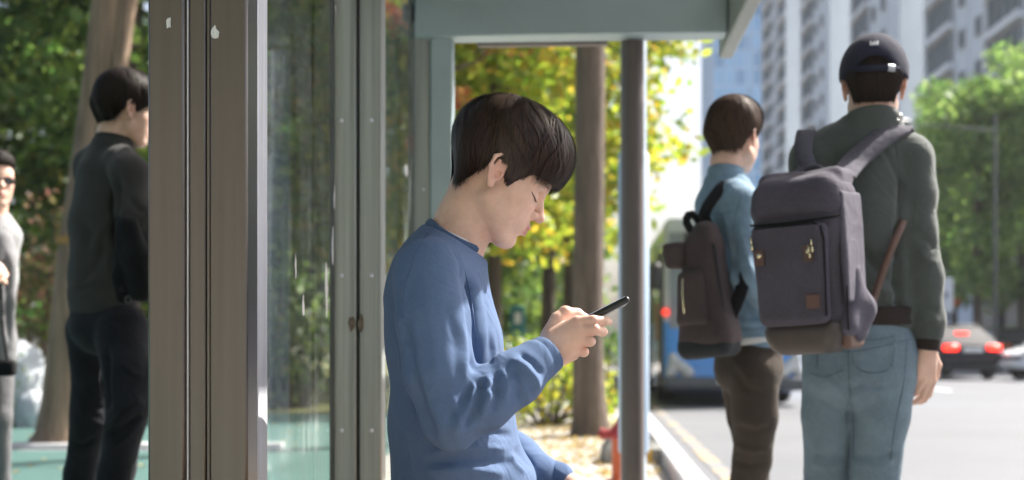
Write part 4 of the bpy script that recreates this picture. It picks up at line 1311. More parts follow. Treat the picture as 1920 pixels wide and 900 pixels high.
def head_mesh(org, Rm, scale=1.0, neck=None, h=.0026, closed=True, jaw=1.0):
    """head with face, ears and neck; origin midway between the ears. neck: world (point, radius) list"""
    f = Field((-.125, -.105, -.27), (.145, .105, .155), h)
    f.ell((0, 0, .045), (.094, .074, .086), .0)
    f.ell((.036, 0, .0), (.061, .064, .085), .02)
    f.ell((.045, 0, .045), (.054, .063, .05), .02)                 # forehead
    for s in (-1, 1):
        f.ell((.052, s * .036, -.012), (.034, .027, .024), .02)      # cheek bone
        f.ell((.046, s * .030, -.046), (.038, .030, .036), .02)      # cheek
        f.rc((.010, s * .050 * jaw, -.045), (.070, s * .020 * jaw, -.086), .016, .015, .022)
        f.rc((.088, s * .012, .027), (.074, s * .046, .027), .0095, .008, .012)   # brow
    f.ell((.073, 0, -.050), (.034, .030, .031), .018)               # muzzle
    f.ell((.079, 0, -.086), (.021, .022, .0165), .014)              # chin
    # nose
    f.rc((.092, 0, .020), (.112, 0, -.013), .0075, .0088, .009)
    f.ell((.1130, 0, -.0170), (.0108, .0108, .0095), .006)
    for s in (-1, 1):
        f.ell((.1005, s * .0115, -.0205), (.0095, .0068, .0078), .005)
        f.ell((.1065, s * .006, -.0275), (.004, .0034, .0034), .003, '-')
    # eyes
    for s in (-1, 1):
        f.ell((.093, s * .033, .009), (.013, .020, .012), .012, '-')
        f.ell((.0765, s * .032, .008), (.0135, .0165, .0128), .003)
        if closed:
            f.chain([((.0885, s * .022, .0125), .0010), ((.0895, s * .032, .0150), .0011), ((.0845, s * .043, .0138), .0010), ((.0765, s * .0495, .0100), .0008)], .0018, op='-')
            f.chain([((.0885, s * .021, .0030), .0018), ((.0895, s * .031, .0015), .0018), ((.0845, s * .042, .0025), .0017), ((.0765, s * .049, .0055), .0014)], .002)
    # lips
    f.rc((.1035, 0, -.0435), (.0895, .021, -.0485), .0058, .0030, .005); f.rc((.1035, 0, -.0435), (.0895, -.021, -.0485), .0058, .0030, .005)
    f.rc((.1015, 0, -.0570), (.0895, .019, -.0500), .0064, .0028, .005); f.rc((.1015, 0, -.0570), (.0895, -.019, -.0500), .0064, .0028, .005)
    f.rc((.1105, 0, -.0502), (.0945, .0205, -.0496), .0013, .0008, .002, '-'); f.rc((.1105, 0, -.0502), (.0945, -.0205, -.0496), .0013, .0008, .002, '-')
    f.rc((.103, -.008, -.0685), (.103, .008, -.0685), .006, .006, .006, '-')
    f.rc((.1105, 0, -.029), (.1075, 0, -.038), .0018, .0018, .003, '-')
    # ears
    for s in (-1, 1):
        E = lambda x, z, o: np.array([x, s * (.0725 + o), z])
        f.ell(E(-.002, .003, .004), (.014, .0045, .026), .004)
        hx = [(.006, .004, .004), (.010, .018, .004), (.005, .031, .008), (-.009, .032, .012), (-.018, .021, .014), (-.017, .002, .013), (-.010, -.014, .009), (-.002, -.024, .006)]
        f.chain([(E(*p), .0036) for p in hx], .003)
        f.ell(E(.001, -.025, .005), (.0065, .0045, .0075), .004)
        f.chain([(E(-.007, .020, .0095), .003), (E(-.010, .002, .0105), .003), (E(-.003, -.014, .008), .003)], .003)
        f.rc(E(.009, .001, .006), E(.008, -.008, .005), .0045, .004, .003)
        f.ell(E(.002, -.004, .009), (.006, .006, .008), .003, '-')
    if neck:
        loc = [((Rm.T @ (np.asarray(p) - org)) / scale, r / scale) for p, r in neck]
        f.chain(loc, .022)
    V, F = f.mesh(1)
    # albedo: lips, warmer ears, nose and cheeks
    col = np.tile(SKIN, (len(V), 1))
    def blend(w, c): 
        nonlocal col
        w = np.clip(w, 0, 1)[:, None]; col = col * (1 - w) + c * w
    blend(.55 * np.exp(-(((V[:, 0] - .0) / .03) ** 2 + ((np.abs(V[:, 1]) - .082) / .012) ** 2 + (V[:, 2] / .04) ** 2)), RED)
    blend(.45 * np.exp(-(((V[:, 0] - .115) / .014) ** 2 + (V[:, 1] / .018) ** 2 + ((V[:, 2] + .018) / .014) ** 2)), RED)
    blend(.30 * np.exp(-(((V[:, 0] - .07) / .03) ** 2 + ((np.abs(V[:, 1]) - .045) / .02) ** 2 + ((V[:, 2] + .02) / .022) ** 2)), RED)
    lw = np.exp(-np.maximum(0, np.abs(V[:, 2] + .0500 + .12 * 0) - .0075) ** 2 / .0022 ** 2) * (V[:, 0] > .0885) * (np.abs(V[:, 1]) < .0205)
    blend(.8 * lw * np.clip((.0205 - np.abs(V[:, 1])) / .006, 0, 1), LIP)
    W = (V * scale) @ Rm.T + org
    return W, F, col

def merge(parts):
    Vs, Fs, Cs, n = [], [], [], 0
    for V, F, C in parts:
        Vs.append(V); Fs.append(F + n); Cs.append(C); n += len(V)
    return np.concatenate(Vs), np.concatenate(Fs), np.concatenate(Cs)

def skin_of(f, smooth=1, tint=0):
    V, F = f.mesh(smooth)
    C = np.tile(SKIN, (len(V), 1))
    return V, F, C

def hand_field(wrist, fore, palm_dir, dorsum, size=1.0, curl=(.5, .6, .7, .8), side=1, thumb=(.6, .3), spread=.06, h=.0021, extra=None):
    """generic hand. palm_dir: wrist to knuckles, dorsum: out of the back of the hand, side: +1 thumb on (palm_dir x dorsum)"""
    a = np.asarray(palm_dir, float); a /= np.linalg.norm(a)
    n = np.asarray(dorsum, float); n = n - a * (a @ n); n /= np.linalg.norm(n)
    t = np.cross(a, n) * side
    w = np.asarray(wrist, float)
    ext = .2 * size
    f = Field(w + a * .07 - ext * .75, w + a * .07 + ext * .75, h)
    s = size
    f.chain([(w - np.asarray(fore) * .07, .025 * s), (w, .0235 * s)], .01, n, .78)
    K = [w + (a * .092 + t * .027) * s, w + (a * .095 + t * .008) * s, w + (a * .089 - t * .011) * s, w + (a * .079 - t * .027) * s]
    for k, p in enumerate(K):
        f.rc(w + (a * .012 + t * (.012 - .008 * k)) * s, p - n * .002, .0165 * s, .0112 * s, .012)
    f.rc(w + (a * .02 + t * .015 - n * .006) * s, w + (a * .06 + t * .022 - n * .007) * s, .017 * s, .013 * s, .012)
    f.rc(w + (a * .02 - t * .012 - n * .006) * s, w + (a * .06 - t * .02 - n * .006) * s, .015 * s, .012 * s, .012)
    Ls = [(.044, .026, .021), (.049, .030, .022), (.045, .028, .021), (.035, .021, .019)]
    for k, p in enumerate(K):
        ang = 0.0; q = p.copy(); d0 = a + t * spread * (1.5 - k); d0 /= np.linalg.norm(d0)
        rr = [.0100, .0090, .0080, .0070] if k < 3 else [.0086, .0078, .0070, .0062]
        c = curl[k]
        for j, L in enumerate(Ls[k]):
            ang += c * (1.0, 1.15, .75)[j]
            d = d0 * math.cos(ang) - n * math.sin(ang)
            q2 = q + d * L * s
            f.rc(q, q2, rr[j] * s, rr[j + 1] * s, .0035 if j else .006)
            q = q2
    b = w + (a * .022 + t * .022 - n * .004) * s
    d1 = a * .62 + t * .62 - n * .35 * thumb[0]; d1 /= np.linalg.norm(d1)
    m = b + d1 * .040 * s
    d2 = a * .85 + t * (.35 - .5 * thumb[1]) - n * .5 * thumb[0]; d2 /= np.linalg.norm(d2)
    i = m + d2 * .032 * s
    d3 = a * .95 + t * (.1 - .6 * thumb[1]) - n * .5 * thumb[0]; d3 /= np.linalg.norm(d3)
    f.chain([(b, .0165 * s), (m, .0122 * s), (i, .0105 * s), (i + d3 * .024 * s, .0080 * s)], .006)
    return f

def hair_cap(org, Rm, scale, shell, zcut, h=.0035, seed=1, rough=.0022, freq=160, extra=None, face_cut=None):
    """shell(field) adds the hair volume in head axes; zcut(x) is its lower edge along the head's length"""
    f = Field((-.15, -.125, -.12), (.155, .125, .195), h)
    shell(f)
    g = Field.__new__(Field); g.lo, g.h, g.n, g.v = f.lo, f.h, f.n, f.v.copy()
    xs, zs = zcut
    def cf(X, Y, Z): return np.interp(X, xs, zs) - Z + 0 * Y
    f.cut(cf, .006)
    if face_cut: f.cut(face_cut, .006)
    V, F = f.mesh(1)
    N = vnormals(V, F)
    V = V + N * (wob(V, freq, seed) * rough)[:, None]
    return (V * scale) @ Rm.T + org, F, g

def strands(org, Rm, scale, g, zcut, n, whorl, seed=1, width=.0017, lift=(-.001, .003), t0=(.02, .9), jit=.008, seg=9, wave=.10, face=None, lmax=9):
    """thin tapering locks combed from the crown over the hair volume"""
    r = np.random.default_rng(seed); xs, zs = zcut
    W = np.array(whorl, float); W /= np.linalg.norm(W)
    A = np.cross(W, (0, 1, 0)); A /= np.linalg.norm(A); B = np.cross(W, A)
    phi = r.random(n) * 2 * math.pi
    ncl = 90; cl = (phi / (2 * math.pi) * ncl).astype(int)
    clj = r.normal(size=ncl + 1); ph2 = r.random(ncl + 1) * 6.28
    st_ = t0[0] + (t0[1] - t0[0]) * r.random(n) ** 1.3
    T = np.linspace(0, 1, 60)
    C = np.array([0, 0, .055])
    # march outwards, stop at the hair line
    tt = st_[:, None] + (2.75 - st_[:, None]) * T[None, :]
    pw = phi[:, None] + wave * (np.sin(tt * 3.0 + ph2[cl][:, None]) * .6 + clj[cl][:, None] * .35 * tt) + .03 * r.normal(size=(n, 1)) * tt
    D = np.cos(tt)[..., None] * W + np.sin(tt)[..., None] * (np.cos(pw)[..., None] * A + np.sin(pw)[..., None] * B)
    lo = np.full(tt.shape, .03); hi = np.full(tt.shape, .17)
    for _ in range(13):
        mid = (lo + hi) / 2
        ins = g.sample(C + D * mid[..., None]) < 0
        lo = np.where(ins, mid, lo); hi = np.where(ins, hi, mid)
    P0 = C + D * lo[..., None]
    edge = np.interp(P0[..., 0], xs, zs) + r.normal(size=(n, 1)) * jit + (clj[cl] * jit * .6)[:, None]
    ok = P0[..., 2] > edge
    if face is not None: ok &= ~face(P0)
    last = np.where(ok.all(1), 59, np.argmin(ok, 1))
    first = 0
    last = np.minimum(last, first + (lmax * 7 + r.integers(0, 12, n)))
    keep = last > 6
    P0, D, last = P0[keep], D[keep], last[keep]; m = len(P0)
    u = np.linspace(0, 1, seg)
    idx = u[None, :] * last[:, None]; i0 = np.floor(idx).astype(int); fr = (idx - i0)[..., None]; i1 = np.minimum(i0 + 1, 59)
    ar = np.arange(m)[:, None]
    Q = P0[ar, i0] * (1 - fr) + P0[ar, i1] * fr; Dq = D[ar, i0]
    L = lift[0] + (lift[1] - lift[0]) * r.random((m, 1))
    L = L + .0018 * np.sin(u[None, :] * math.pi)
    Q = Q + Dq * L[..., None]
    Tn = np.gradient(Q, axis=1); Tn /= np.linalg.norm(Tn, axis=2, keepdims=True) + 1e-9
    S = np.cross(Tn, Dq); S /= np.linalg.norm(S, axis=2, keepdims=True) + 1e-9
    wd = width * (.6 + .8 * r.random((m, 1))) * np.interp(u, [0, .25, .7, 1], [.35, 1, .9, .12])[None, :]
    a, b = Q - S * wd[..., None], Q + S * wd[..., None]
    V = np.stack([a, b], 2).reshape(m, seg * 2, 3)
    base = (np.arange(m) * seg * 2)[:, None]
    k = np.arange(seg - 1) * 2
    F = np.stack([base + k, base + k + 1, base + k + 3, base + k + 2], 2).reshape(-1, 4)
    V = V.reshape(-1, 3)
    return (V * scale) @ Rm.T + org, F

def drape(V, F, px, off=.0012, n=26):
    """a line drawn over the cloth where the camera sees it, laid on the surface"""
    pp = proj(V); out = []
    for q in spline([(a, b, 0) for a, b in px], n):
        d2 = (pp[:, 0] - q[0]) ** 2 + (pp[:, 1] - q[1]) ** 2
        c = np.argsort(d2)[:14]; c = c[d2[c] < 60]
        if not len(c): continue
        y = V[c, 1].min(); c = c[V[c, 1] < y + .02]
        out.append(P(q[0], q[1], float(np.median(V[c, 1])) - off))
    return np.array(out)
def seam(name, V, F, px, r_, m, root, n=26):
    L = drape(V, F, px, r_ * .3, n)
    if len(L) < 4: return None
    for _ in range(2): L[1:-1] = (L[:-2] + 2 * L[1:-1] + L[2:]) / 4
    mb = MB().tube(L, r_, 6); return wobj(name, np.concatenate(mb.V), mb.F, m, root)

def ring_tube(c, ax, u, a, b, r, flat=1.5, seg=40, rs=8, name='collar', ofs=None):
    """band round an ellipse: centre c, axis ax, u = direction of radius a"""
    c = np.asarray(c, float); ax = np.asarray(ax, float); ax /= np.linalg.norm(ax)
    u = np.asarray(u, float); u = u - ax * (u @ ax); u /= np.linalg.norm(u); v = np.cross(ax, u)
    V = []
    for i in range(seg):
        t = 2 * math.pi * i / seg
        p = c + u * a * math.cos(t) + v * b * math.sin(t)
        if ofs is not None: p = p + ax * ofs(t)
        rad = u * math.cos(t) * b + v * math.sin(t) * a; rad /= np.linalg.norm(rad)
        for k in range(rs):
            q = 2 * math.pi * k / rs
            V.append(p + rad * r * math.cos(q) + ax * r * flat * math.sin(q))
    F = np.array([(i * rs + k, ((i + 1) % seg) * rs + k, ((i + 1) % seg) * rs + (k + 1) % rs, i * rs + (k + 1) % rs) for i in range(seg) for k in range(rs)])
    return np.array(V), F

def band(pts, wid, thick, nrm=None, seg_up=(0, 0, 1), rnd=True):
    """a webbing strap along pts; wid across, thick out along the given normals"""
    pts = np.array(pts, float); n = len(pts)
    wid = np.full(n, wid) if np.isscalar(wid) else np.array(wid)
    V = []
    for i in range(n):
        t = pts[min(i + 1, n - 1)] - pts[max(i - 1, 0)]; t /= np.linalg.norm(t)
        nn = np.asarray(nrm[i] if nrm is not None else seg_up, float); nn = nn - t * (t @ nn); nn /= np.linalg.norm(nn)
        s = np.cross(t, nn)
        for (x, y) in ((-1, -.5), (-.92, .5), (0, .62), (.92, .5), (1, -.5), (0, -.6)):
            V.append(pts[i] + s * wid[i] * x + nn * thick * y)
    F = []
    for i in range(n - 1):
        for k in range(6): F.append((i * 6 + k, (i + 1) * 6 + k, (i + 1) * 6 + (k + 1) % 6, i * 6 + (k + 1) % 6))
    return np.array(V), np.array(F)

def spline(pts, n=24):
    """Catmull-Rom through pts"""
    p = [np.asarray(q, float) for q in pts]; p = [2 * p[0] - p[1]] + p + [2 * p[-1] - p[-2]]
    out = []
    m = len(p) - 3
    for k in range(n):
        u = k / (n - 1) * m; i = min(int(u), m - 1); t = u - i
        a, b, c, d = p[i:i + 4]
        out.append(.5 * ((2 * b) + (c - a) * t + (2 * a - 5 * b + 4 * c - d) * t * t + (3 * b - a - 3 * c + d) * t ** 3))
    return np.array(out)

def person(label, x, y, z=0, group=None):
    return thing('person', label, 'person', (x, y, z))

def brow_mesh(org, Rm, scale, s):
    pts = [np.array(p) for p in ((.0985, s * .012, .0280), (.0962, s * .026, .0325), (.0880, s * .0415, .0335), (.0770, s * .053, .0285))]
    return [Rm @ (p * scale) + org for p in pts]

def shoe(f, ankle, toe, k=.01):
    a = np.asarray(ankle, float); t = np.asarray(toe, float)
    d = t - a; d[2] = 0; d /= np.linalg.norm(d)
    heel = np.array([a[0], a[1], t[2]]) - d * .035
    f.rc(heel + np.array([0, 0, .005]), t, .036, .034, k, n=np.array([0, 0, 1.0]), sc=.95)
    f.rc(heel + np.array([0, 0, .03]), a + np.array([0, 0, -.02]), .038, .042, .02)
    f.rc(a + np.array([0, 0, -.01]) + d * .02, t + np.array([0, 0, .01]) - d * .02, .04, .028, .02)
# ------------------------------------------------------------------ the seated boy
M_sweat = fabric("sweatshirt_blue", (.095, .148, .265), .06, 1100, .25, .05, .22)
M_sweatr = fabric("sweatshirt_rib", (.082, .130, .24), .06, 700, .4, .05, .25)
M_tee = fabric("tshirt_white", (.72, .72, .72), .04, 900, .2, .1, .1)
M_trk = fabric("trousers_charcoal", (.05, .05, .058), .1, 800, .3, .1, .2)
M_sole = mat("shoe_rubber", (.5, .5, .48), .7, 0, .1, 20)
boy = person('teenage boy in a blue sweatshirt sitting bowed over his mobile phone', -.12, 2.5, 0)
Rb = rotm(R(6), R(32), R(-2)); OB = P(920, 334, 2.50) + np.array([.004, 0, 0])
neckb = [(P(893, 355, 2.50), .050), (P(868, 415, 2.50), .0475), (P(852, 462, 2.50), .0525), (P(838, 505, 2.50), .062)]
hd_ = head_mesh(OB, Rb, 1.0, neckb, h=.0021)
# right hand round the phone, finger by finger
_a, _b = P(990, 715, 2.40), P(1165, 560, 2.40)
fh = Field((_a[0], 2.315, _a[2]), (_b[0], 2.475, _b[2]), .0018)
Q = lambda px, py, d: P(px, py, d)
wr = Q(1032, 664, 2.385)
Yn = np.array([0, 1.0, 0])
fh.chain([(Q(1000, 690, 2.37), .0285), (wr, .0265)], .01, Yn, .85)
MC = [Q(1082, 604, 2.382), Q(1087, 620, 2.374), Q(1087, 638, 2.375), Q(1080, 657, 2.384)]
WB = [Q(1040, 632, 2.388), Q(1040, 645, 2.380), Q(1040, 658, 2.380), Q(1040, 670, 2.388)]
for a_, b_, ra, rb in zip(WB, MC, (.0185, .0185, .0180, .0165), (.0118, .0118, .0114, .0105)): fh.rc(a_, b_, ra, rb, .014)
fh.rc(Q(1035, 640, 2.40), Q(1072, 628, 2.405), .018, .013, .014)
fh.rc(Q(1040, 672, 2.40), Q(1074, 664, 2.402), .016, .012, .012)
FG = [
    [(1082, 604, 2.382, .0108), (1112, 601, 2.374, .0094), (1132, 602, 2.384, .0082), (1141, 603, 2.402, .0072)],
    [(1087, 620, 2.374, .0110), (1115, 618, 2.370, .0097), (1130, 622, 2.386, .0085), (1124, 621, 2.408, .0076)],
    [(1087, 638, 2.375, .0108), (1105, 640, 2.373, .0096), (1108, 640, 2.396, .0084), (1092, 637, 2.416, .0075)],
    [(1080, 657, 2.384, .0100), (1095, 660, 2.382, .0086), (1096, 660, 2.402, .0076), (1081, 655, 2.420, .0066)]]
for c in FG: fh.chain([(Q(a, b, d), r_) for a, b, d, r_ in c], .0032)
fh.chain([(Q(1032, 628, 2.40), .0175), (Q(1046, 600, 2.405), .0138), (Q(1060, 586, 2.410), .0112), (Q(1082, 589, 2.425), .0100), (Q(1101, 598, 2.437), .0080)], .006)
h1 = skin_of(fh)
def redden(m, pts, rad, amt=.5):
    V, F, C = m
    for p in pts:
        w = (amt * np.exp(-(np.linalg.norm(V - p, axis=1) / rad) ** 2))[:, None]
        C[:] = C * (1 - w) + RED * w
redden(h1, MC + [Q(*c[1][:3]) for c in FG] + [Q(*c[3][:3]) for c in FG] + [Q(1060, 584, 2.41)], .011, .45)
# left hand in his lap, hidden body under the clothes
hl = skin_of(hand_field(P(1062, 905, 2.60), (.9, -.1, -.2), (.9, -.25, -.15), (.1, .1, 1), .98, (.4, .45, .5, .55), 1, h=.003))
fb = Field((-.30, 2.2, .36), (.16, 2.8, 1.08), .012)
fb.chain([(P(838, 500, 2.5), .055), (P(828, 640, 2.5), .075), (P(845, 860, 2.5), .085), (P(850, 1000, 2.5), .09)], .02, Yn, 1.5)
fb.chain([(P(806, 520, 2.35), .045), (P(815, 650, 2.32), .042), (P(848, 795, 2.305), .036)], .02)
fb.chain([(P(848, 795, 2.305), .036), (P(945, 735, 2.33), .03), (P(1020, 672, 2.37), .024)], .02)
fb.chain([(P(840, 520, 2.66), .045), (P(905, 830, 2.71), .036), (P(1040, 898, 2.61), .026)], .02)
body_parts = [hd_, h1, hl, skin_of(fb)]
V, F, C = merge(body_parts)
wobj('body', V, F, M_skin, boy, True, C)

# sweatshirt
T = Field((-.36, 2.14, .44), (.20, 2.86, 1.10), .0046)
T.chain([(P(822, 505, 2.5), .076), (P(820, 560, 2.5), .092), (P(833, 640, 2.5), .104)], .03, Yn, 1.62)
T.chain([(P(833, 640, 2.5), .104), (P(848, 800, 2.5), .112), (P(855, 900, 2.5), .113), (P(850, 985, 2.5), .116)], .03, Yn, 1.45)
T.rc(P(848, 462, 2.5), P(826, 520, 2.5), .066, .085, .03, n=Yn, sc=1.3)
T.rc(P(833, 500, 2.42), P(806, 512, 2.35), .060, .062, .03)
T.rc(P(838, 500, 2.58), P(838, 515, 2.66), .060, .060, .03)
T.rc(P(905, 860, 2.5), P(955, 905, 2.5), .05, .05, .05, n=Yn, sc=1.7)          # cloth bunched over the lap
arm_r = [(P(803, 522, 2.345), .0625), (P(812, 600, 2.318), .0635), (P(824, 700, 2.300), .0610), (P(846, 784, 2.292), .0530)]
fore_r = [(P(848, 782, 2.292), .0520), (P(905, 750, 2.305), .0530), (P(965, 710, 2.330), .0475), (P(1003, 680, 2.352), .0400)]
T.chain(arm_r, .013); T.chain(fore_r, .016)
T.chain([(P(842, 520, 2.665), .060), (P(880, 680, 2.70), .060), (P(908, 822, 2.715), .052), (P(965, 860, 2.67), .048), (P(1012, 892, 2.61), .042)], .024)
_cp = P(849, 451, 2.5)
T.cut(lambda X, Y, Z: (X - _cp[0]) * .5 + (Z - _cp[2]) * .87 + 0 * Y, .004)
V, F = T.mesh(2)
Fl = [
    # arm against the body
    ([(868, 505), (884, 580), (893, 660), (890, 700)], 9, -.011),
    ([(884, 500), (908, 580), (925, 650), (930, 690)], 11, .004),
    ([(760, 590), (768, 680), (790, 770), (815, 830)], 10, -.010),
    ([(748, 545), (752, 600), (760, 650)], 7, -.004),
    ([(765, 520), (757, 560), (758, 610)], 5, .003),
    # raglan seam
    ([(842, 452), (862, 490), (880, 545), (890, 620)], 4, -.0025),
    # elbow fan
    ([(893, 705), (880, 760), (850, 812)], 8, .006), ([(902, 705), (896, 755), (872, 805)], 6, -.006),
    ([(915, 700), (916, 745), (900, 790)], 8, .006), ([(927, 695), (934, 735), (924, 775)], 6, -.005),
    ([(940, 690), (950, 722), (944, 758)], 7, .0045), ([(888, 715), (862, 760), (838, 790)], 6, -.004),
    ([(845, 740), (862, 775), (852, 815)], 7, .003), ([(885, 712), (905, 722), (940, 735)], 7, -.004),
    # cuff overhang
    ([(958, 672), (985, 690), (1003, 712), (1008, 735)], 9, .0065), ([(972, 660), (1000, 680), (1018, 704)], 5, -.005),
    ([(962, 690), (972, 715), (974, 750)], 7, -.004), ([(945, 700), (985, 735), (992, 752)], 6, .003),
    # upper sleeve, chest, back and belly
    ([(800, 560), (815, 640), (820, 720)], 12, .002), ([(840, 570), (855, 650), (858, 720)], 9, -.0022), ([(865, 600), (874, 660), (872, 720)], 7, .0025),
    ([(912, 520), (930, 600), (940, 680)], 6, .0025), ([(900, 530), (916, 610), (920, 680)], 5, -.0025),
    ([(800, 850), (870, 838), (955, 842)], 8, .006), ([(790, 868), (870, 862), (960, 868)], 8, -.006), ([(800, 885), (880, 880), (950, 890)], 9, .006),
    ([(880, 820), (930, 812), (962, 818)], 7, -.004), ([(740, 700), (748, 780), (770, 860)], 9, .003), ([(735, 640), (745, 720)], 7, -.003),
    ([(965, 840), (985, 860), (1000, 880)], 6, -.004), ([(955, 850), (965, 870), (985, 890)], 6, .004)]
V = folds(V, F, [(p_, w_, h_ * (1.45 if w_ < 9 else 1.25)) for p_, w_, h_ in Fl])
V = V + vnormals(V, F) * (wob(V, 26, 5, 3) * .0020)[:, None]
_m = np.exp(-(np.linalg.norm(proj(V) - np.array([905, 745]), axis=1) / 75) ** 2) + .35 * np.exp(-(np.linalg.norm(proj(V) - np.array([890, 860]), axis=1) / 90) ** 2)
V = V + vnormals(V, F) * (wob(V * np.array([1, 1, .6]), 90, 15, 2) * .0011 * _m)[:, None]
sw_ = wobj('sweatshirt', V, F, M_sweat, boy)
seam('raglan_seam', V, F, [(858, 470), (872, 510), (885, 570), (892, 640)], .0010, M_sweatr, boy)
seam('raglan_seam', V, F, [(800, 437), (782, 470), (764, 520), (756, 565)], .0010, M_sweatr, boy)
# ribbed collar, cuffs and hem
nk = P(868, 415, 2.5) - P(838, 505, 2.5); nk /= np.linalg.norm(nk)
ax_ = np.array([.50, 0, .87])
V, F = ring_tube(P(849, 450, 2.5), ax_, (1, 0, 0), .0545, .068, .0062, 1.75, 64, 10, ofs=lambda t: .004 * math.cos(2 * t))
wobj('collar', V, F, M_sweatr, boy)
V, F = ring_tube(P(853, 445, 2.5), ax_, (1, 0, 0), .0485, .061, .0050, 1.3, 48, 8, ofs=lambda t: -.004 + .0045 * math.cos(t))
wobj('tshirt_neckband', V, F, M_tee, boy)
cfd = P(1034, 660, 2.368) - P(990, 696, 2.345); cfd /= np.linalg.norm(cfd)
f = Field(P(1015, 676, 2.36) - .075, P(1015, 676, 2.36) + .075, .004)
f.rc(P(1003, 683, 2.352), P(1029, 662, 2.366), .0385, .0355, 0, n=Yn, sc=.95)
f.cut(lambda X, Y, Z: (X - P(1034, 660, 2.368)[0]) * cfd[0] + (Y - 2.368) * cfd[1] + (Z - P(1034, 660, 2.368)[2]) * cfd[2], .004)
f.cut(lambda X, Y, Z: -((X - P(996, 688, 2.35)[0]) * cfd[0] + (Y - 2.35) * cfd[1] + (Z - P(996, 688, 2.35)[2]) * cfd[2]), .004)
V, F = f.mesh(1); wobj('cuff', V, F, M_sweatr, boy)
f = Field(P(1028, 893, 2.61) - .07, P(1028, 893, 2.61) + .07, .004); f.rc(P(1012, 890, 2.62), P(1046, 897, 2.605), .036, .033, 0)
V, F = f.mesh(1); wobj('cuff', V, F, M_sweatr, boy)
V, F = ring_tube(P(850, 1000, 2.5), (0, 0, 1), (1, 0, 0), .112, .163, .008, 3.0, 48, 8); wobj('hem', V, F, M_sweatr, boy)
# trousers and shoes
f = Field((-.32, 2.2, -.02), (.62, 2.8, .66), .011)
f.chain([(P(848, 940, 2.5), .108), (P(850, 1010, 2.5), .112)], .03, Yn, 1.42)
for s, kx, fx in ((-1, .36, .30), (1, .38, .44)):
    hip = np.array([-.10, 2.5 + s * .09, .505]); kn = np.array([kx, 2.5 + s * .12, .50]); an = np.array([fx, 2.5 + s * .12, .09])
    f.chain([(hip, .086), (kn, .062)], .03); f.chain([(kn, .060), ((kn + an) / 2 + np.array([-.01, 0, .03]), .056), (an, .046)], .02)
V, F = f.mesh(1); V = V + vnormals(V, F) * (wob(V, 24, 9, 3) * .003)[:, None]
wobj('trousers', V, F, M_trk, boy)
for s, fx in ((-1, .30), (1, .44)):
    f = Field((fx - .12, 2.5 + s * .12 - .09, -.01), (fx + .24, 2.5 + s * .12 + .09, .18), .008)
    shoe(f, (fx, 2.5 + s * .12, .09), (fx + .15, 2.5 + s * .13, .035))
    V, F = f.mesh(1); V[:, 2] = np.maximum(V[:, 2], .002); wobj('shoe', V, F, M_tee, boy)

# hair
zc_b = ([-.13, -.06, -.045, -.028, -.014, .010, .017, .028, .040, .06, .085, .105, .13], [-.050, -.050, -.042, -.010, .026, .030, .004, -.006, .010, .034, .040, .046, .050])
def shell_b(f):
    f.ell((-.004, 0, .066), (.110, .092, .093), 0)
    f.ell((.034, 0, .085), (.082, .086, .070), .02)
    f.ell((.055, 0, .062), (.060, .078, .060), .02)
    f.rc((-.038, -.03, .02), (-.026, -.026, -.05), .047, .030, .02); f.rc((-.038, .03, .02), (-.026, .026, -.05), .047, .030, .02)
    for s in (-1, 1): f.rc((.022, s * .066, .03), (.026, s * .070, -.006), .014, .006, .015)
V, F, g = hair_cap(OB, Rb, 1.0, shell_b, zc_b, .003, 3, .0016, 170)
wobj('hair', V, F, M_hairbase, boy)
hv, hf = strands(OB, Rb, 1.0, g, zc_b, 5200, (-.42, .05, .9), 4, .00150, (-.0012, .0030), (.02, 1.1), .006, 10, .16)
hv2, hf2 = strands(OB, Rb, 1.0, g, ([-.13, -.02, 0, .05, .13], [-.05, .03, .03, .03, .04]), 260, (-.42, .05, .9), 14, .00075, (.002, .0062), (.02, .5), .010, 10, .35)
V = np.concatenate([hv, hv2]); F = np.concatenate([hf, hf2 + len(hv)])
wobj('hair_strands', V, F, M_hair, boy, True)
# brows and lashes
for s in (-1, 1):
    MBv = MB().tube(spline(brow_mesh(OB, Rb, 1.0, s), 12), [.0012, .002, .0026, .0028, .0028, .0028, .0026, .0024, .002, .0016, .0012, .0008], 8, 0, True, .8)
    V = np.concatenate(MBv.V); wobj('eyebrow', V, MBv.F, M_brow, boy)
    lv = (hd_[0] - OB) @ Rb; lp_ = []
    for (fx_, fy_, fz_) in ((.0900, .0225, .0020), (.0915, .0300, .0004), (.0892, .0370, .0004), (.0850, .0435, .0018), (.0785, .0500, .0042), (.0725, 0, .0066)):
        if fy_ < .04 and fy_ > 0: c_ = (np.abs(lv[:, 2] - fz_) < .0022) & (np.abs(lv[:, 1] - s * fy_) < .0022); lp_.append(Rb @ np.array((lv[c_, 0].max() + .0004, s * fy_, fz_)) + OB)
        else: c_ = (np.abs(lv[:, 2] - fz_) < .0022) & (np.abs(lv[:, 0] - fx_) < .0022) & (lv[:, 1] * s > .03) & (lv[:, 1] * s < .075); lp_.append(Rb @ np.array((fx_, s * ((lv[c_, 1] * s).max() + .0004), fz_)) + OB)
    MBv = MB().tube(spline(lp_, 10), [.0004, .0008, .0010, .0011, .0011, .0011, .0010, .0009, .0007, .0004], 7)
    wobj('eyelashes', np.concatenate(MBv.V), MBv.F, M_brow, boy)

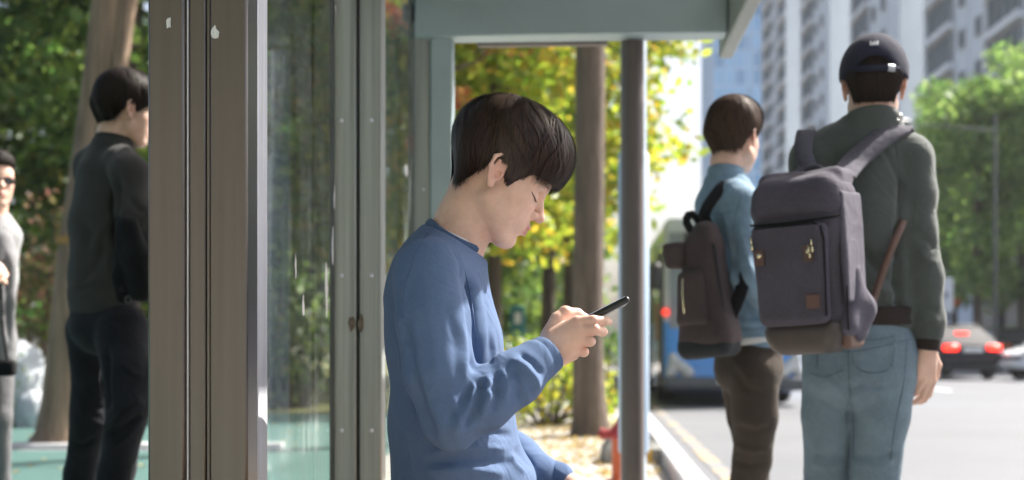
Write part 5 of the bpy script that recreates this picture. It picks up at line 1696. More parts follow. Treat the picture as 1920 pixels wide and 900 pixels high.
# phone
M_phone = mat("phone_case_black", (.012, .012, .013), .3, 0, .2, 30, coat=.3)
M_scr = emit_mat("phone_screen", (.30, .33, .38), .5)
ang = R(27); pc = P(1110, 596, 2.425)
ph = thing('mobile_phone', 'slim black phone held in the right hand of the boy in blue', 'phone', tuple(pc))
X_ = np.array([math.cos(ang), 0, math.sin(ang)]); N_ = np.array([-math.sin(ang), 0.04, math.cos(ang)]); N_ /= np.linalg.norm(N_); Yp = np.cross(N_, X_)
Mph = np.stack([X_, Yp, N_], 1)
f = Field((-.1, -.06, -.09), (.1, .06, .09), .0022); f.box((0, 0, 0), (.074, .036, .0066), .0062, 0, M=Mph)
V, F = f.mesh(1); link('case', mesh_data('case', V, F, M_phone, None, True), ph)
sc4 = [Mph @ np.array(p) for p in ((-.069, -.032, .0070), (.069, -.032, .0070), (.069, .032, .0070), (-.069, .032, .0070))]
MB().add(sc4, [(0, 1, 2, 3)]).build('screen', M_scr, ph)
mb = MB().lathe([(0, 0), (.005, 0), (.0052, .0012), (.0035, .002), (0, .002)], 14)
V = np.concatenate(mb.V) * np.array([1, 1, -1]); V = (V + np.array([.058, -.020, -.0064])) @ Mph.T
link('camera_lens', mesh_data('camera_lens', V, mb.F, M_lamp, None, True), ph)
V2 = (np.concatenate(mb.V) * np.array([1, 1, -1]) + np.array([.045, -.020, -.0064])) @ Mph.T
link('camera_lens', mesh_data('camera_lens', V2, mb.F, M_lamp, None, True), ph)
mb = MB().box((-.035, -.0375, -.0018), (-.012, -.0355, .0018), 0, .0008); link('side_button', mesh_data('side_button', np.concatenate(mb.V) @ Mph.T, mb.F, M_rim, None), ph)
# ------------------------------------------------------------------ people standing and walking
def lateral(yaw): return np.array([math.sin(yaw), -math.cos(yaw), 0.0])
def fwd(yaw): return np.array([math.cos(yaw), math.sin(yaw), 0.0])

def bounds(pts, pad):
    a = np.array(pts); return a.min(0) - pad, a.max(0) + pad

def cloth(name, root, m, chains, h=.0075, k=.025, smooth=2, foldl=None, noise=(20, .004, 3), cuts=(), minus=()):
    """chains: list of (points [(xyz, r)], axis or None, scale)"""
    pts = [p for c in chains for p, r in c[0]]; rm = max(r * max(1, c[2]) for c in chains for p, r in c[0])
    lo, hi = bounds(pts, rm + .03)
    f = Field(lo, hi, h)
    for c in chains: f.chain(c[0], c[3] if len(c) > 3 else k, c[1], c[2])
    for c in minus: f.chain(c[0], .006, c[1], c[2], op='-')
    for fn in cuts: f.cut(fn, .004)
    V, F = f.mesh(smooth)
    global LASTV, LASTF
    if foldl: V = folds(V, F, [(p_, w_, h_ * 1.6) for p_, w_, h_ in foldl])
    if noise: V = V + vnormals(V, F) * (wob(V, noise[0], noise[2], 3) * noise[1])[:, None]
    LASTV, LASTF = V, F
    return wobj(name, V, F, m, root)

def top_cut(p, n):
    n = np.array(n, float); n /= np.linalg.norm(n)
    return lambda X, Y, Z: (X - p[0]) * n[0] + (Y - p[1]) * n[1] + (Z - p[2]) * n[2]
def pts(lst): return [(P(a, b, d), r) for a, b, d, r in lst]

M_denim = fabric("jeans_washed_teal", (.160, .220, .262), .08, 700, .35, .05, .35, wear=.16)
M_greensw = fabric("sweater_dark_green_grey", (.080, .094, .088), .1, 800, .3, .25, .3)
M_brownrib = fabric("rib_dark_brown", (.035, .026, .023), .1, 500, .5, .05, .3)
M_capf = fabric("cap_navy", (.020, .022, .042), .08, 900, .25, .05, .2)
M_packp = fabric("backpack_canvas_mauve_grey", (.088, .080, .105), .12, 600, .4, .05, .4)
M_packs = fabric("backpack_canvas_side", (.108, .10, .13), .1, 600, .4, .05, .4)
M_leath = mat("leather_brown", (.12, .062, .045), .5, 0, .25, 12, .2, 60)
M_leathd = mat("leather_dark", (.062, .048, .042), .5, 0, .25, 12, .2, 60)
M_brass = mat("brass_fitting", (.75, .68, .45), .25, 1, .1, 20)
M_web = fabric("strap_webbing", (.085, .082, .105), .08, 300, .5, .05, .3)
M_webd = fabric("strap_black", (.012, .012, .014), .08, 300, .5, .05, .3)
M_shirt = fabric("denim_shirt_light_blue", (.20, .295, .385), .12, 700, .35, .05, .3, wear=.3)
M_brown = fabric("trousers_dark_brown", (.058, .045, .035), .12, 700, .3, .05, .3)
M_pack2 = fabric("rucksack_brown_grey", (.086, .066, .068), .14, 600, .4, .05, .4)
M_pack2d = fabric("rucksack_base_dark", (.03, .034, .038), .14, 600, .4, .05, .4)
M_grsw = fabric("sweater_charcoal", (.048, .047, .046), .1, 800, .3, .06, .3)
M_jeand = fabric("jeans_black", (.014, .015, .020), .15, 700, .3, .05, .3, wear=.5)
M_black = fabric("cloth_black", (.010, .010, .011), .12, 700, .3, .02, .3)
M_coat = fabric("coat_light_grey", (.22, .22, .23), .08, 700, .3, .05, .25)
M_trg = fabric("trousers_grey", (.16, .16, .17), .1, 700, .3, .05, .25)
M_shoe = mat("shoe_leather_black", (.02, .02, .02), .5, 0, .2, 20)

# ============ man in the cap
D1 = 3.9
yb1 = R(82)
m1 = person('tall man in black cap and dark green sweater seen from behind', P(1612, 640, D1)[0], D1, -.13)
R1 = rotm(R(77), R(3), R(1)); O1 = P(1638, 168, 3.88)
nk1 = [(P(1637, 180, 3.88), .060), (P(1635, 212, 3.88), .0590), (P(1632, 250, 3.91), .056)]
L1 = lateral(yb1)
hd1 = head_mesh(O1, R1, 1.03, nk1, h=.0034)
hn1 = hand_field(P(1739, 652, 3.86), (.05, 0, -1), (-.04, .06, -1), (.42, -.90, 0), 1.04, (.38, .44, .52, .60), -1, (.5, .4), .05, .0026)
fb = Field(P(1440, 760, 3.9) - np.array([0, .35, 0]), P(1790, 200, 3.9) + np.array([0, .35, 0]), .014)
fb.chain(pts([(1625, 265, 3.9, .05), (1612, 420, 3.9, .06), (1611, 640, 3.9, .075)]), .02, L1, 1.45)
fb.chain(pts([(1712, 310, 3.88, .03), (1718, 440, 3.87, .03), (1738, 640, 3.86, .026)]), .02)
V, F, C = merge([hd1, skin_of(hn1), skin_of(fb)]); wobj('body', V, F, M_skin, m1, True, C)
cloth('sweater', m1, M_greensw, [
    (pts([(1635, 214, 3.882, .0735), (1632, 238, 3.89, .075), (1624, 275, 3.9, .092)]), L1, 1.12),
    (pts([(1620, 285, 3.9, .098), (1612, 400, 3.9, .110), (1610, 520, 3.9, .107), (1613, 592, 3.9, .112)]), L1, 1.40),
    (pts([(1560, 272, 3.9, .060), (1524, 292, 3.9, .064)]), None, 1), (pts([(1670, 270, 3.9, .060), (1704, 290, 3.88, .066)]), None, 1),
    (pts([(1708, 300, 3.88, .064), (1715, 370, 3.87, .061), (1719, 430, 3.865, .057), (1733, 520, 3.86, .052), (1741, 600, 3.86, .045), (1741, 622, 3.86, .042)]), None, 1),
    (pts([(1522, 305, 3.9, .064), (1512, 430, 3.87, .056), (1560, 470, 4.12, .046)]), None, 1)],
    h=.0072, k=.024, noise=(17, .0045, 21),
    cuts=[top_cut(P(1635, 219, 3.89), (0, .22, 1))],
    foldl=[([(1682, 420), (1684, 500), (1690, 590)], 8, -.018), ([(1690, 330), (1686, 400), (1684, 450)], 6, -.008),
           ([(1600, 440), (1640, 500), (1690, 540)], 9, -.008), ([(1615, 520), (1660, 545), (1700, 560)], 9, .007), ([(1640, 470), (1675, 480), (1700, 500)], 7, .006),
           ([(1635, 560), (1670, 572), (1705, 578)], 7, -.006), ([(1720, 440), (1745, 455), (1755, 470)], 8, -.006), ([(1722, 470), (1740, 490), (1758, 495)], 8, .005),
           ([(1722, 560), (1745, 580), (1762, 580)], 7, -.005), ([(1716, 590), (1740, 605), (1765, 600)], 8, .005), ([(1640, 250), (1668, 300), (1690, 350)], 4, -.003)])
seam('raglan_seam', LASTV, LASTF, [(1668, 236), (1682, 280), (1688, 340), (1690, 410)], .0016, M_greensw, m1)
V, F = ring_tube(P(1635, 219, 3.881), (.0, .22, 1), L1, .0705, .0700, .0062, 1.5, 40, 8); wobj('collar', V, F, M_greensw, m1)
def rib(name, a, b, ra, rb, m, root, ax=None, sc=1.0, h=.006):
    a, b = np.asarray(a), np.asarray(b); u = (b - a) / np.linalg.norm(b - a)
    lo, hi = bounds([a, b], max(ra, rb) * max(1, sc) + .04); f = Field(lo, hi, h)
    f.rc(a - u * .02, b + u * .02, ra, rb, 0, n=ax, sc=sc)
    f.cut(lambda X, Y, Z: (X - b[0]) * u[0] + (Y - b[1]) * u[1] + (Z - b[2]) * u[2], .006)
    f.cut(lambda X, Y, Z: -((X - a[0]) * u[0] + (Y - a[1]) * u[1] + (Z - a[2]) * u[2]), .006)
    V, F = f.mesh(1); return wobj(name, V, F, m, root)
rib('cuff', P(1741, 622, 3.86), P(1739, 657, 3.86), .0375, .036, M_brownrib, m1)
rib('hem', P(1612, 575, 3.9), P(1612, 611, 3.9), .1135, .1115, M_brownrib, m1, L1, 1.40)
cloth('jeans', m1, M_denim, [
    (pts([(1611, 606, 3.9, .104), (1611, 660, 3.9, .116), (1611, 700, 3.89, .118)]), L1, 1.38),
    (pts([(1656, 715, 3.88, .090), (1652, 780, 3.88, .085), (1641, 880, 3.90, .071), (1634, 960, 3.93, .067), (1632, 1080, 3.9, .062), (1630, 1215, 3.9, .050)]), None, 1, .012),
    (pts([(1560, 715, 3.92, .086), (1552, 780, 3.94, .078), (1551, 880, 3.98, .066), (1546, 960, 4.0, .060), (1548, 1080, 3.98, .056), (1548, 1205, 3.98, .048)]), None, 1, .008)],
    h=.0078, k=.018, noise=(22, .0035, 22),
    foldl=[([(1592, 720), (1592, 770), (1591, 800)], 4, -.006), ([(1598, 612), (1598, 684), (1672, 690), (1678, 612)], 2.6, .0035), ([(1590, 735), (1615, 722), (1650, 726), (1690, 716)], 6, -.006),
           ([(1540, 690), (1565, 715), (1588, 728)], 6, -.005), ([(1600, 850), (1640, 862), (1680, 850)], 6, -.006), ([(1598, 868), (1640, 878), (1676, 868)], 6, .005),
           ([(1522, 850), (1550, 860), (1585, 852)], 6, -.006), ([(1520, 868), (1550, 876), (1585, 870)], 6, .005), ([(1604, 640), (1640, 646), (1676, 640)], 3, -.002)])
M_stitch = fabric("jeans_stitching", (.105, .145, .175), .1, 300, .4, .05, .3)
for q in ([(1600, 628), (1602, 684), (1638, 700), (1674, 684), (1677, 626)], [(1600, 632), (1640, 637), (1677, 630)], [(1516, 640), (1555, 652), (1592, 660), (1650, 650), (1706, 636)], [(1590, 616), (1591, 670), (1592, 722)],
          [(1592, 722), (1600, 780), (1600, 860)], [(1700, 640), (1694, 720), (1678, 800), (1668, 880)], [(1520, 700), (1548, 706), (1582, 694)], [(1534, 628), (1532, 690)]):
    seam('stitched_seam', LASTV, LASTF, q, .0017, M_stitch, m1)
for (ax_, d_) in ((1630, 3.9), (1548, 3.98)):
    a = P(ax_, 1215, d_); a[2] = -.04; t = a + fwd(yb1) * .17; t[2] = -.095
    f = Field(np.minimum(a, t) - .1, np.maximum(a, t) + .1, .009); shoe(f, a, t); V, F = f.mesh(1); V[:, 2] = np.maximum(V[:, 2], -.128); wobj('shoe', V, F, M_tee, m1)
# hair below the cap, cap
zc1 = ([-.13, -.06, -.045, -.025, -.012, .01, .02, .03, .13], [-.046, -.050, -.045, -.012, .026, .03, .0, .01, .06])
def shell_1(f):
    f.ell((-.002, 0, .05), (.101, .082, .090), 0)
    f.rc((-.060, -.03, .02), (-.044, -.026, -.042), .044, .030, .02); f.rc((-.060, .03, .02), (-.044, .026, -.042), .044, .030, .02)
V, F, g1 = hair_cap(O1, R1, 1.03, shell_1, zc1, .004, 5, .0012, 260); wobj('hair', V, F, M_hairbase, m1)
hv, hf = strands(O1, R1, 1.03, g1, zc1, 1800, (-.3, 0, .95), 6, .0012, (-.002, .0004), (1.25, 1.9), .004, 6, .05)
wobj('hair_strands', hv, hf, M_hairb, m1)
f = Field((-.14, -.11, -.03), (.14, .11, .19), .0035)
f.ell((.004, 0, .046), (.116, .0965, .114), 0)
f.cut(lambda X, Y, Z: (.026 + .10 * np.clip(-X - .04, 0, 1) * 0) - Z + 0 * X * Y, .004)
f.ell((-.125, 0, .040), (.07, .050, .034), .003, '-')
f.ell((.0, 0, .035), (.0985, .080, .100), .002, '-')
V, F = f.mesh(1); cap = wobj('cap', (V * 1.03) @ R1.T + O1, F, M_capf, m1)
def head_pt(p, O=O1, Rm=R1, s=1.03): return Rm @ (np.array(p) * s) + O
# brim (points away), back strap, buckle, button, stitched white emblem
bv = []; bf = []
for j, (xr, zz) in enumerate(((.098, .036), (.135, .030), (.170, .018))):
    for i in range(13):
        a = (i / 12 - .5) * 2.0; w_ = (.090, .082, .05)[j]
        for dz in (.0, .0035): bv.append(head_pt((xr * 1.0 - .05 * (1 - math.cos(a * 1.1)), w_ * math.sin(a * 1.2), zz - .012 * abs(a) ** 1.5 + dz)))
for j in range(2):
    for i in range(12):
        a = (j * 13 + i) * 2; b = ((j + 1) * 13 + i) * 2
        bf += [(a, a + 2, b + 2, b), (a + 1, b + 1, b + 3, a + 3)]
for i in range(12): a = (26 + i) * 2; bf.append((a, a + 2, a + 3, a + 1))
wobj('cap_brim', bv, bf, M_capf, m1)
def on_cap(y, z, off=.0): 
    q = 1 - (y / .0965) ** 2 - ((z - .046) / .114) ** 2
    return head_pt((.004 - (.116 + off) * math.sqrt(max(q, .01)), y, z))
sp_ = [on_cap(y, .034, .003) for y in np.linspace(-.066, .066, 15)]
nr_ = [p - head_pt((0, 0, .036)) for p in sp_]
V, F = band(sp_, .0085, .003, nr_); wobj('cap_strap', V, F, M_capf, m1)
V, F = band([on_cap(y, .034, .0065) for y in (-.052, -.043, -.034)], .0105, .003, [p - head_pt((0, 0, .036)) for p in (sp_[3], sp_[3], sp_[3])]); wobj('cap_buckle', V, F, mat("buckle_grey", (.42, .43, .45), .4, .3, .1, 20), m1)
mb = MB().lathe([(.009, -.004), (.008, .002), (.004, .004), (0, .0045)], 12); wobj('cap_button', (np.concatenate(mb.V) + np.array([.004, 0, .158])) * 1.03 @ R1.T + O1, mb.F, M_capf, m1)
M_emb = fabric("emblem_thread_white", (.7, .7, .72), .05, 400, .5, .05, .2)
ey, ez = .004, .108
for k, (y0, y1, z0, z1) in enumerate([(-.016, .016, -.010, -.0055), (-.016, -.010, -.005, .009), (-.0045, .0035, -.005, .006), (.009, .0155, -.005, .009), (-.0095, -.005, -.004, .001), (.004, .0085, -.004, .001)]):
    q = []
    for (yy, zz) in ((y0, z0), (y1, z0), (y1, z1), (y0, z1)):
        q.append(on_cap(ey + yy * .72, ez + zz * .72, .0012))
    for (yy, zz) in ((y0, z0), (y1, z0), (y1, z1), (y0, z1)):
        q.append(on_cap(ey + yy * .72, ez + zz * .72, .0032))
    wobj('cap_emblem', q, [(4, 5, 6, 7), (0, 1, 5, 4), (1, 2, 6, 5), (2, 3, 7, 6), (3, 0, 4, 7)], M_emb, m1, False)

# ============ his backpack
class Pack:
    def __init__(s, c, yaw, lean=0, side=0):
        n = np.array([-math.sin(yaw), -math.cos(yaw), 0]); w = np.array([math.cos(yaw), -math.sin(yaw), 0]); u = np.array([0, 0, 1.0])
        u = u + w * side + n * lean; u /= np.linalg.norm(u); w = w - u * (w @ u); w /= np.linalg.norm(w); n = np.cross(w, u)
        s.c = np.asarray(c, float); s.M = np.stack([w, n, u], 1)      # columns: width, outwards, up
    def w(s, p): return s.c + s.M @ np.asarray(p, float)
    def mesh(s, V): return s.c + np.asarray(V) @ s.M.T
def lbox(pk, name, root, m, items, h=.005, k=.02, noise=(26, .0025, 1), smooth=2):
    lo, hi = bounds([np.array(c) + np.array(b) * sg for c, b, r_, tp in items for sg in (-1, 1)], .06); f = Field(lo, hi, h)
    for c, b, r_, tp in items: f.box(c, b, r_, k, taper=tp)
    V, F = f.mesh(smooth)
    if noise: V = V + vnormals(V, F) * (wob(V, noise[0], noise[2], 3) * noise[1])[:, None]
    return wobj(name, pk.mesh(V), F, m, root)
def lpoly(pk, name, root, m, poly, y0, y1):
    mb = MB().prism(poly, y0, y1, 1); return wobj(name, pk.mesh(np.concatenate(mb.V)), mb.F, m, root, False)
def ltube(pk, name, root, m, p, r_, seg=8):
    mb = MB().tube([pk.w(q) for q in p], r_, seg); return wobj(name, np.concatenate(mb.V), mb.F, m, root)
def zip_pull(pk, root, p):
    o = ltube(pk, 'zip_pull', root, M_brass, [p, (p[0] + .003, p[1] + .004, p[2] - .018)], .0028, 6)
    ltube(pk, 'zip_pull', root, M_brass, [(p[0] + .003, p[1] + .004, p[2] - .020), (p[0] + .005, p[1] + .004, p[2] - .036)], .0034, 6)
def stud_tab(pk, root, x, z, y):
    lpoly(pk, 'leather_tab', root, M_leath, [(x - .013, z - .022), (x + .013, z - .022), (x + .014, z + .02), (x - .014, z + .02)], y, y + .005)
    mb = MB().lathe([(.007, 0), (.0065, .002), (.003, .0035), (0, .0037)], 12, org=(x, y + .005, z + .004), axis=1); wobj('stud', pk.mesh(np.concatenate(mb.V)), mb.F, M_brass, root)

b1 = thing('backpack', 'large mauve grey canvas backpack with brown leather base on the man in the cap', 'backpack', tuple(P(1512, 490, 3.60)))
k1 = Pack(P(1513, 492, 3.62), R(36), .03, -.055)
lbox(k1, 'main_bag', b1, M_packp, [((0, -.01, -.01), (.120, .078, .225), .045, -.10), ((0, .0, .13), (.124, .076, .09), .04, 0)], noise=(15, .007, 3))
lbox(k1, 'lid', b1, M_packp, [((0, .002, .168), (.130, .088, .066), .052, .07), ((0, -.03, .222), (.122, .06, .028), .025, 0)], noise=(15, .008, 4))
ltube(k1, 'lid_piping', b1, M_webd, [(-.122, .078, .110), (-.108, .088, .107), (0, .091, .104), (.108, .088, .107), (.124, .078, .110), (.130, -.05, .13)], .0035)
lbox(k1, 'front_pocket', b1, M_packp, [((-.008, .084, -.035), (.104, .026, .135), .024, -.05)], noise=(26, .0025, 5))
lpoly(k1, 'pocket_flap', b1, M_packp, [(-.106, .036), (.086, .030), (.088, .090), (-.104, .094)], .108, .1135)
ltube(k1, 'zip', b1, M_webd, [(-.102, .106, .097), (.07, .108, .097), (.090, .106, .085), (.096, .104, .05), (.090, .104, -.15)], .0032)
ltube(k1, 'zip', b1, M_webd, [(.131, .04, .11), (.131, .05, 0), (.129, .06, -.19)], .003)
for x in (-.085, .055): stud_tab(k1, b1, x, .018, .1115)
zip_pull(k1, b1, (-.105, .118, .075)); zip_pull(k1, b1, (.066, .119, .055)); zip_pull(k1, b1, (.058, .119, .040))
lpoly(k1, 'leather_patch', b1, M_leath, [(.040, -.128), (.076, -.128), (.076, -.092), (.040, -.092)], .109, .1135)
lbox(k1, 'leather_base', b1, M_leathd, [((-.002, .0, -.204), (.110, .082, .046), .042, -.12)], noise=(24, .002, 6))
f = Field((.06, -.14, -.29), (.24, .10, .02), .005)
f.chain([((.112, -.02, -.04), .018), ((.130, -.045, -.135), .024), ((.120, -.03, -.20), .026)], .06); f.chain([((.112, -.02, -.04), .018), ((.118, .03, -.18), .024)], .05)
V, F = f.mesh(2); V = V + vnormals(V, F) * (wob(V, 34, 7, 3) * .003)[:, None]; wobj('side_gusset', k1.mesh(V), F, M_packs, b1)
lbox(k1, 'corner_guard', b1, M_leath, [((.108, -.02, -.200), (.016, .060, .042), .015, -.1)], noise=None)
lbox(k1, 'side_gusset', b1, M_packs, [((.127, -.01, .03), (.009, .068, .15), .008, 0)], noise=(28, .002, 8))
V, F = band(spline([k1.w((.085, -.085, .235)), P(1604, 300, 3.73), P(1640, 268, 3.775), P(1676, 243, 3.815), P(1692, 240, 3.86), P(1697, 262, 3.95)], 22), [.034] * 16 + [.032] * 6, .010,
            [(0, -.7, .7)] * 16 + [(.1, 0, 1)] * 6); wobj('shoulder_strap', V, F, M_web, b1)
V, F = band(spline([k1.w((-.07, -.085, .235)), P(1514, 318, 3.76), P(1506, 285, 3.785), P(1508, 258, 3.82), P(1512, 246, 3.86), P(1515, 262, 3.97)], 22), .026, .009, [(-.1, -.8, .6)] * 16 + [(0, 0, 1)] * 6); wobj('shoulder_strap', V, F, M_web, b1)
V, F = band(spline([P(1698, 400, 3.83), P(1690, 425, 3.79), P(1675, 458, 3.768), P(1657, 505, 3.752), P(1640, 556, 3.735), P(1629, 596, 3.70)], 14), .0105, .004, [(-.2, -1, 0)] * 14); wobj('lower_strap', V, F, M_leath, b1)
for pxx, pyy, dd in ((1686, 222, 3.83), (1522, 244, 3.86)):
    mb = MB().tube([P(pxx, pyy + 14, dd + .02), P(pxx, pyy + 4, dd)], .0035, 8).tube(spline([P(pxx + 6 * math.cos(t), pyy - 2 + 6 * math.sin(t), dd) for t in np.linspace(0, 6.28, 9)], 14), .003, 6)
    wobj('strap_ring', np.concatenate(mb.V), mb.F, M_rim, b1)
ltube(k1, 'carry_handle', b1, M_web, spline([(-.03, -.075, .235), (-.02, -.08, .262), (.02, -.08, .262), (.03, -.075, .235)], 10), .008)

# ============ man in the denim shirt
D2 = 4.6; yb2 = R(52); L2 = lateral(yb2)
m2 = person('brown haired man in a light blue denim shirt waiting beside the bus', P(1400, 640, D2)[0], D2, 0)
R2 = rotm(R(54), R(4), 0); O2 = P(1375, 263, 4.6)
nk2 = [(P(1367, 270, 4.6), .052), (P(1362, 305, 4.6), .051), (P(1360, 345, 4.61), .050)]
fb = Field(P(1280, 760, 4.6) - np.array([0, .35, 0]), P(1480, 290, 4.6) + np.array([0, .35, 0]), .014)
fb.chain(pts([(1362, 355, 4.6, .045), (1372, 480, 4.6, .055), (1400, 650, 4.6, .065)]), .02, L2, 1.4)
hn2 = hand_field(P(1452, 560, 4.55), (1, .3, .2), (.8, .5, .2), (.3, -.9, .2), .98, (.7, .8, .8, .8), 1, (.5, .4), .04, .0035)
V, F, C = merge([head_mesh(O2, R2, 1.0, nk2, h=.0036), skin_of(hn2), skin_of(fb)]); wobj('body', V, F, M_skin, m2, True, C)
cloth('denim_shirt', m2, M_shirt, [
    (pts([(1361, 328, 4.6, .062), (1361, 348, 4.6, .068), (1362, 378, 4.6, .088)]), L2, 1.12),
    (pts([(1364, 385, 4.6, .090), (1372, 450, 4.6, .102), (1388, 560, 4.6, .098), (1404, 628, 4.6, .100)]), L2, 1.32),
    (pts([(1375, 368, 4.5, .058), (1392, 385, 4.46, .060), (1398, 450, 4.42, .058), (1400, 520, 4.38, .052), (1425, 548, 4.44, .046), (1448, 560, 4.54, .038)]), None, 1),
    (pts([(1345, 370, 4.7, .056), (1345, 480, 4.78, .05), (1390, 540, 4.86, .04)]), None, 1)],
    h=.0078, k=.024, noise=(19, .0045, 31), cuts=[top_cut(P(1361, 332, 4.6), (.10, .14, 1))],
    foldl=[([(1366, 430), (1378, 500), (1402, 560)], 6, -.013), ([(1340, 400), (1352, 470), (1366, 540)], 6, .005), ([(1385, 420), (1400, 480), (1412, 520)], 6, .005),
           ([(1350, 380), (1372, 420), (1380, 470)], 5, -.005), ([(1395, 560), (1410, 590), (1432, 600)], 6, -.006), ([(1375, 600), (1405, 606), (1440, 602)], 5, .004)])
M_st2 = fabric('shirt_stitching', (.13, .20, .27), .1, 300, .4, .05, .3)
for q in ([(1318, 395), (1345, 402), (1375, 396)], [(1392, 362), (1378, 410), (1374, 470), (1384, 530)], [(1376, 612), (1405, 618), (1440, 614)]): seam('stitched_seam', LASTV, LASTF, q, .0018, M_st2, m2)
V, F = ring_tube(P(1361, 326, 4.6), (.10, .14, 1), fwd(yb2), .060, .060, .0055, 3.6, 36, 8); wobj('collar', V, F, M_shirt, m2)
rib('tshirt_hem', P(1404, 630, 4.6), P(1406, 645, 4.6), .1005, .100, M_tee, m2, L2, 1.30)
cloth('trousers', m2, M_brown, [
    (pts([(1402, 636, 4.6, .092), (1402, 690, 4.6, .098)]), L2, 1.28),
    (pts([(1412, 700, 4.54, .086), (1415, 780, 4.56, .078), (1410, 860, 4.62, .066), (1396, 940, 4.66, .060), (1388, 1092, 4.66, .048)]), None, 1),
    (pts([(1392, 700, 4.66, .082), (1404, 780, 4.72, .072), (1412, 860, 4.8, .062), (1412, 940, 4.84, .056), (1412, 1080, 4.86, .046)]), None, 1)],
    h=.009, k=.02, noise=(20, .004, 32),
    foldl=[([(1365, 680), (1400, 730), (1440, 740)], 7, -.005), ([(1380, 800), (1415, 812), (1450, 800)], 7, -.006), ([(1378, 835), (1410, 846), (1448, 838)], 7, .006), ([(1372, 865), (1405, 872), (1440, 868)], 6, -.005)])
for (ax_, d_) in ((1388, 4.66), (1412, 4.86)):
    a = P(ax_, 1090, d_); a[2] = .09; t = a + fwd(yb2) * .17; t[2] = .035
    f = Field(np.minimum(a, t) - .1, np.maximum(a, t) + .1, .01); shoe(f, a, t); V, F = f.mesh(1); V[:, 2] = np.maximum(V[:, 2], .002); wobj('shoe', V, F, M_shoe, m2)
zc2 = ([-.13, -.06, -.045, -.025, -.012, .01, .022, .034, .05, .09, .13], [-.040, -.046, -.040, -.006, .028, .032, .004, .004, .03, .05, .055])
def shell_2(f):
    f.ell((-.004, 0, .058), (.106, .088, .098), 0); f.ell((.03, 0, .082), (.082, .082, .074), .02)
    f.rc((-.060, -.03, .02), (-.042, -.026, -.038), .046, .030, .02); f.rc((-.060, .03, .02), (-.042, .026, -.038), .046, .030, .02)
V, F, g2 = hair_cap(O2, R2, 1.0, shell_2, zc2, .004, 7, .002, 170); wobj('hair', V, F, M_hairbasel, m2)
hv, hf = strands(O2, R2, 1.0, g2, zc2, 2400, (-.25, .1, .95), 8, .0018, (-.001, .004), (.02, 1.3), .006, 7, .2); wobj('hair_strands', hv, hf, M_hairl, m2)
# his rucksack
b2 = thing('backpack', 'slim brown grey rucksack with a black base on the man in the denim shirt', 'backpack', tuple(P(1307, 530, 4.42)))
k2 = Pack(P(1317, 530, 4.42), R(40), .02, -.07)
lbox(k2, 'main_bag', b2, M_pack2, [((.012, 0, -.03), (.084, .060, .195), .045, .24), ((.022, -.01, .13), (.050, .045, .07), .04, .1)], noise=(22, .005, 13))
lbox(k2, 'front_pocket', b2, M_pack2, [((-.004, .062, -.05), (.056, .020, .09), .02, .18)], noise=(26, .004, 14))
lbox(k2, 'side_pocket', b2, M_pack2, [((-.066, .03, .095), (.036, .05, .044), .018, -.08)], noise=(26, .003, 15))
lbox(k2, 'base', b2, M_pack2d, [((.012, .002, -.208), (.100, .066, .044), .040, .02)], noise=(22, .004, 16))
lpoly(k2, 'label_patch', b2, M_pack2d, [(-.03, -.150), (.015, -.144), (.015, -.126), (-.03, -.132)], .0625, .068)
ltube(k2, 'zip', b2, M_brass, [(-.022, .084, .015), (-.026, .085, -.04), (-.024, .086, -.10)], .0036)
ltube(k2, 'seam_piping', b2, M_pack2d, [(.075, .035, .12), (.090, .04, -.02), (.102, .04, -.17)], .004)
ltube(k2, 'carry_handle', b2, M_webd, spline([(-.02, -.02, .155), (-.045, .0, .205), (-.035, -.02, .235), (.015, -.03, .17)], 10), .014)
V, F = band(spline([k2.w((.03, -.05, .15)), P(1320, 405, 4.46), P(1345, 360, 4.47), P(1366, 342, 4.49), P(1378, 346, 4.56)], 18), .022, .008, [(-.5, -.8, .4)] * 14 + [(0, 0, 1)] * 4); wobj('shoulder_strap', V, F, M_webd, b2)
V, F = band(spline([P(1404, 500, 4.37), P(1400, 510, 4.345), P(1382, 565, 4.35), P(1360, 612, 4.38), P(1345, 638, 4.40)], 12), .022, .006, [(-.4, -1, 0)] * 12); wobj('lower_strap', V, F, M_webd, b2)

# ============ man in the grey sweater behind the column
D3 = 4.6; yb3 = R(42); L3 = lateral(yb3)
m3 = person('black haired man in charcoal sweater standing left of the steel column', P(200, 640, D3)[0], D3, 0)
R3 = rotm(R(36), R(10), 0); O3 = P(231, 212, 4.6)
nk3 = [(P(222, 215, 4.6), .052), (P(214, 250, 4.6), .052), (P(211, 290, 4.61), .050)]
fb = Field(P(90, 760, 4.6) - np.array([0, .35, 0]), P(330, 240, 4.6) + np.array([0, .35, 0]), .014)
fb.chain(pts([(210, 300, 4.6, .045), (205, 430, 4.6, .06), (198, 600, 4.6, .07)]), .02, L3, 1.4)
hn3 = hand_field(P(330, 500, 4.62), (1, .2, .2), (.85, .3, .3), (0, -.3, 1), .98, (.6, .7, .7, .7), 1, (.5, .4), .04, .0035)
V, F, C = merge([head_mesh(O3, R3, 1.0, nk3, h=.0034), skin_of(hn3), skin_of(fb)]); wobj('body', V, F, M_skin, m3, True, C)
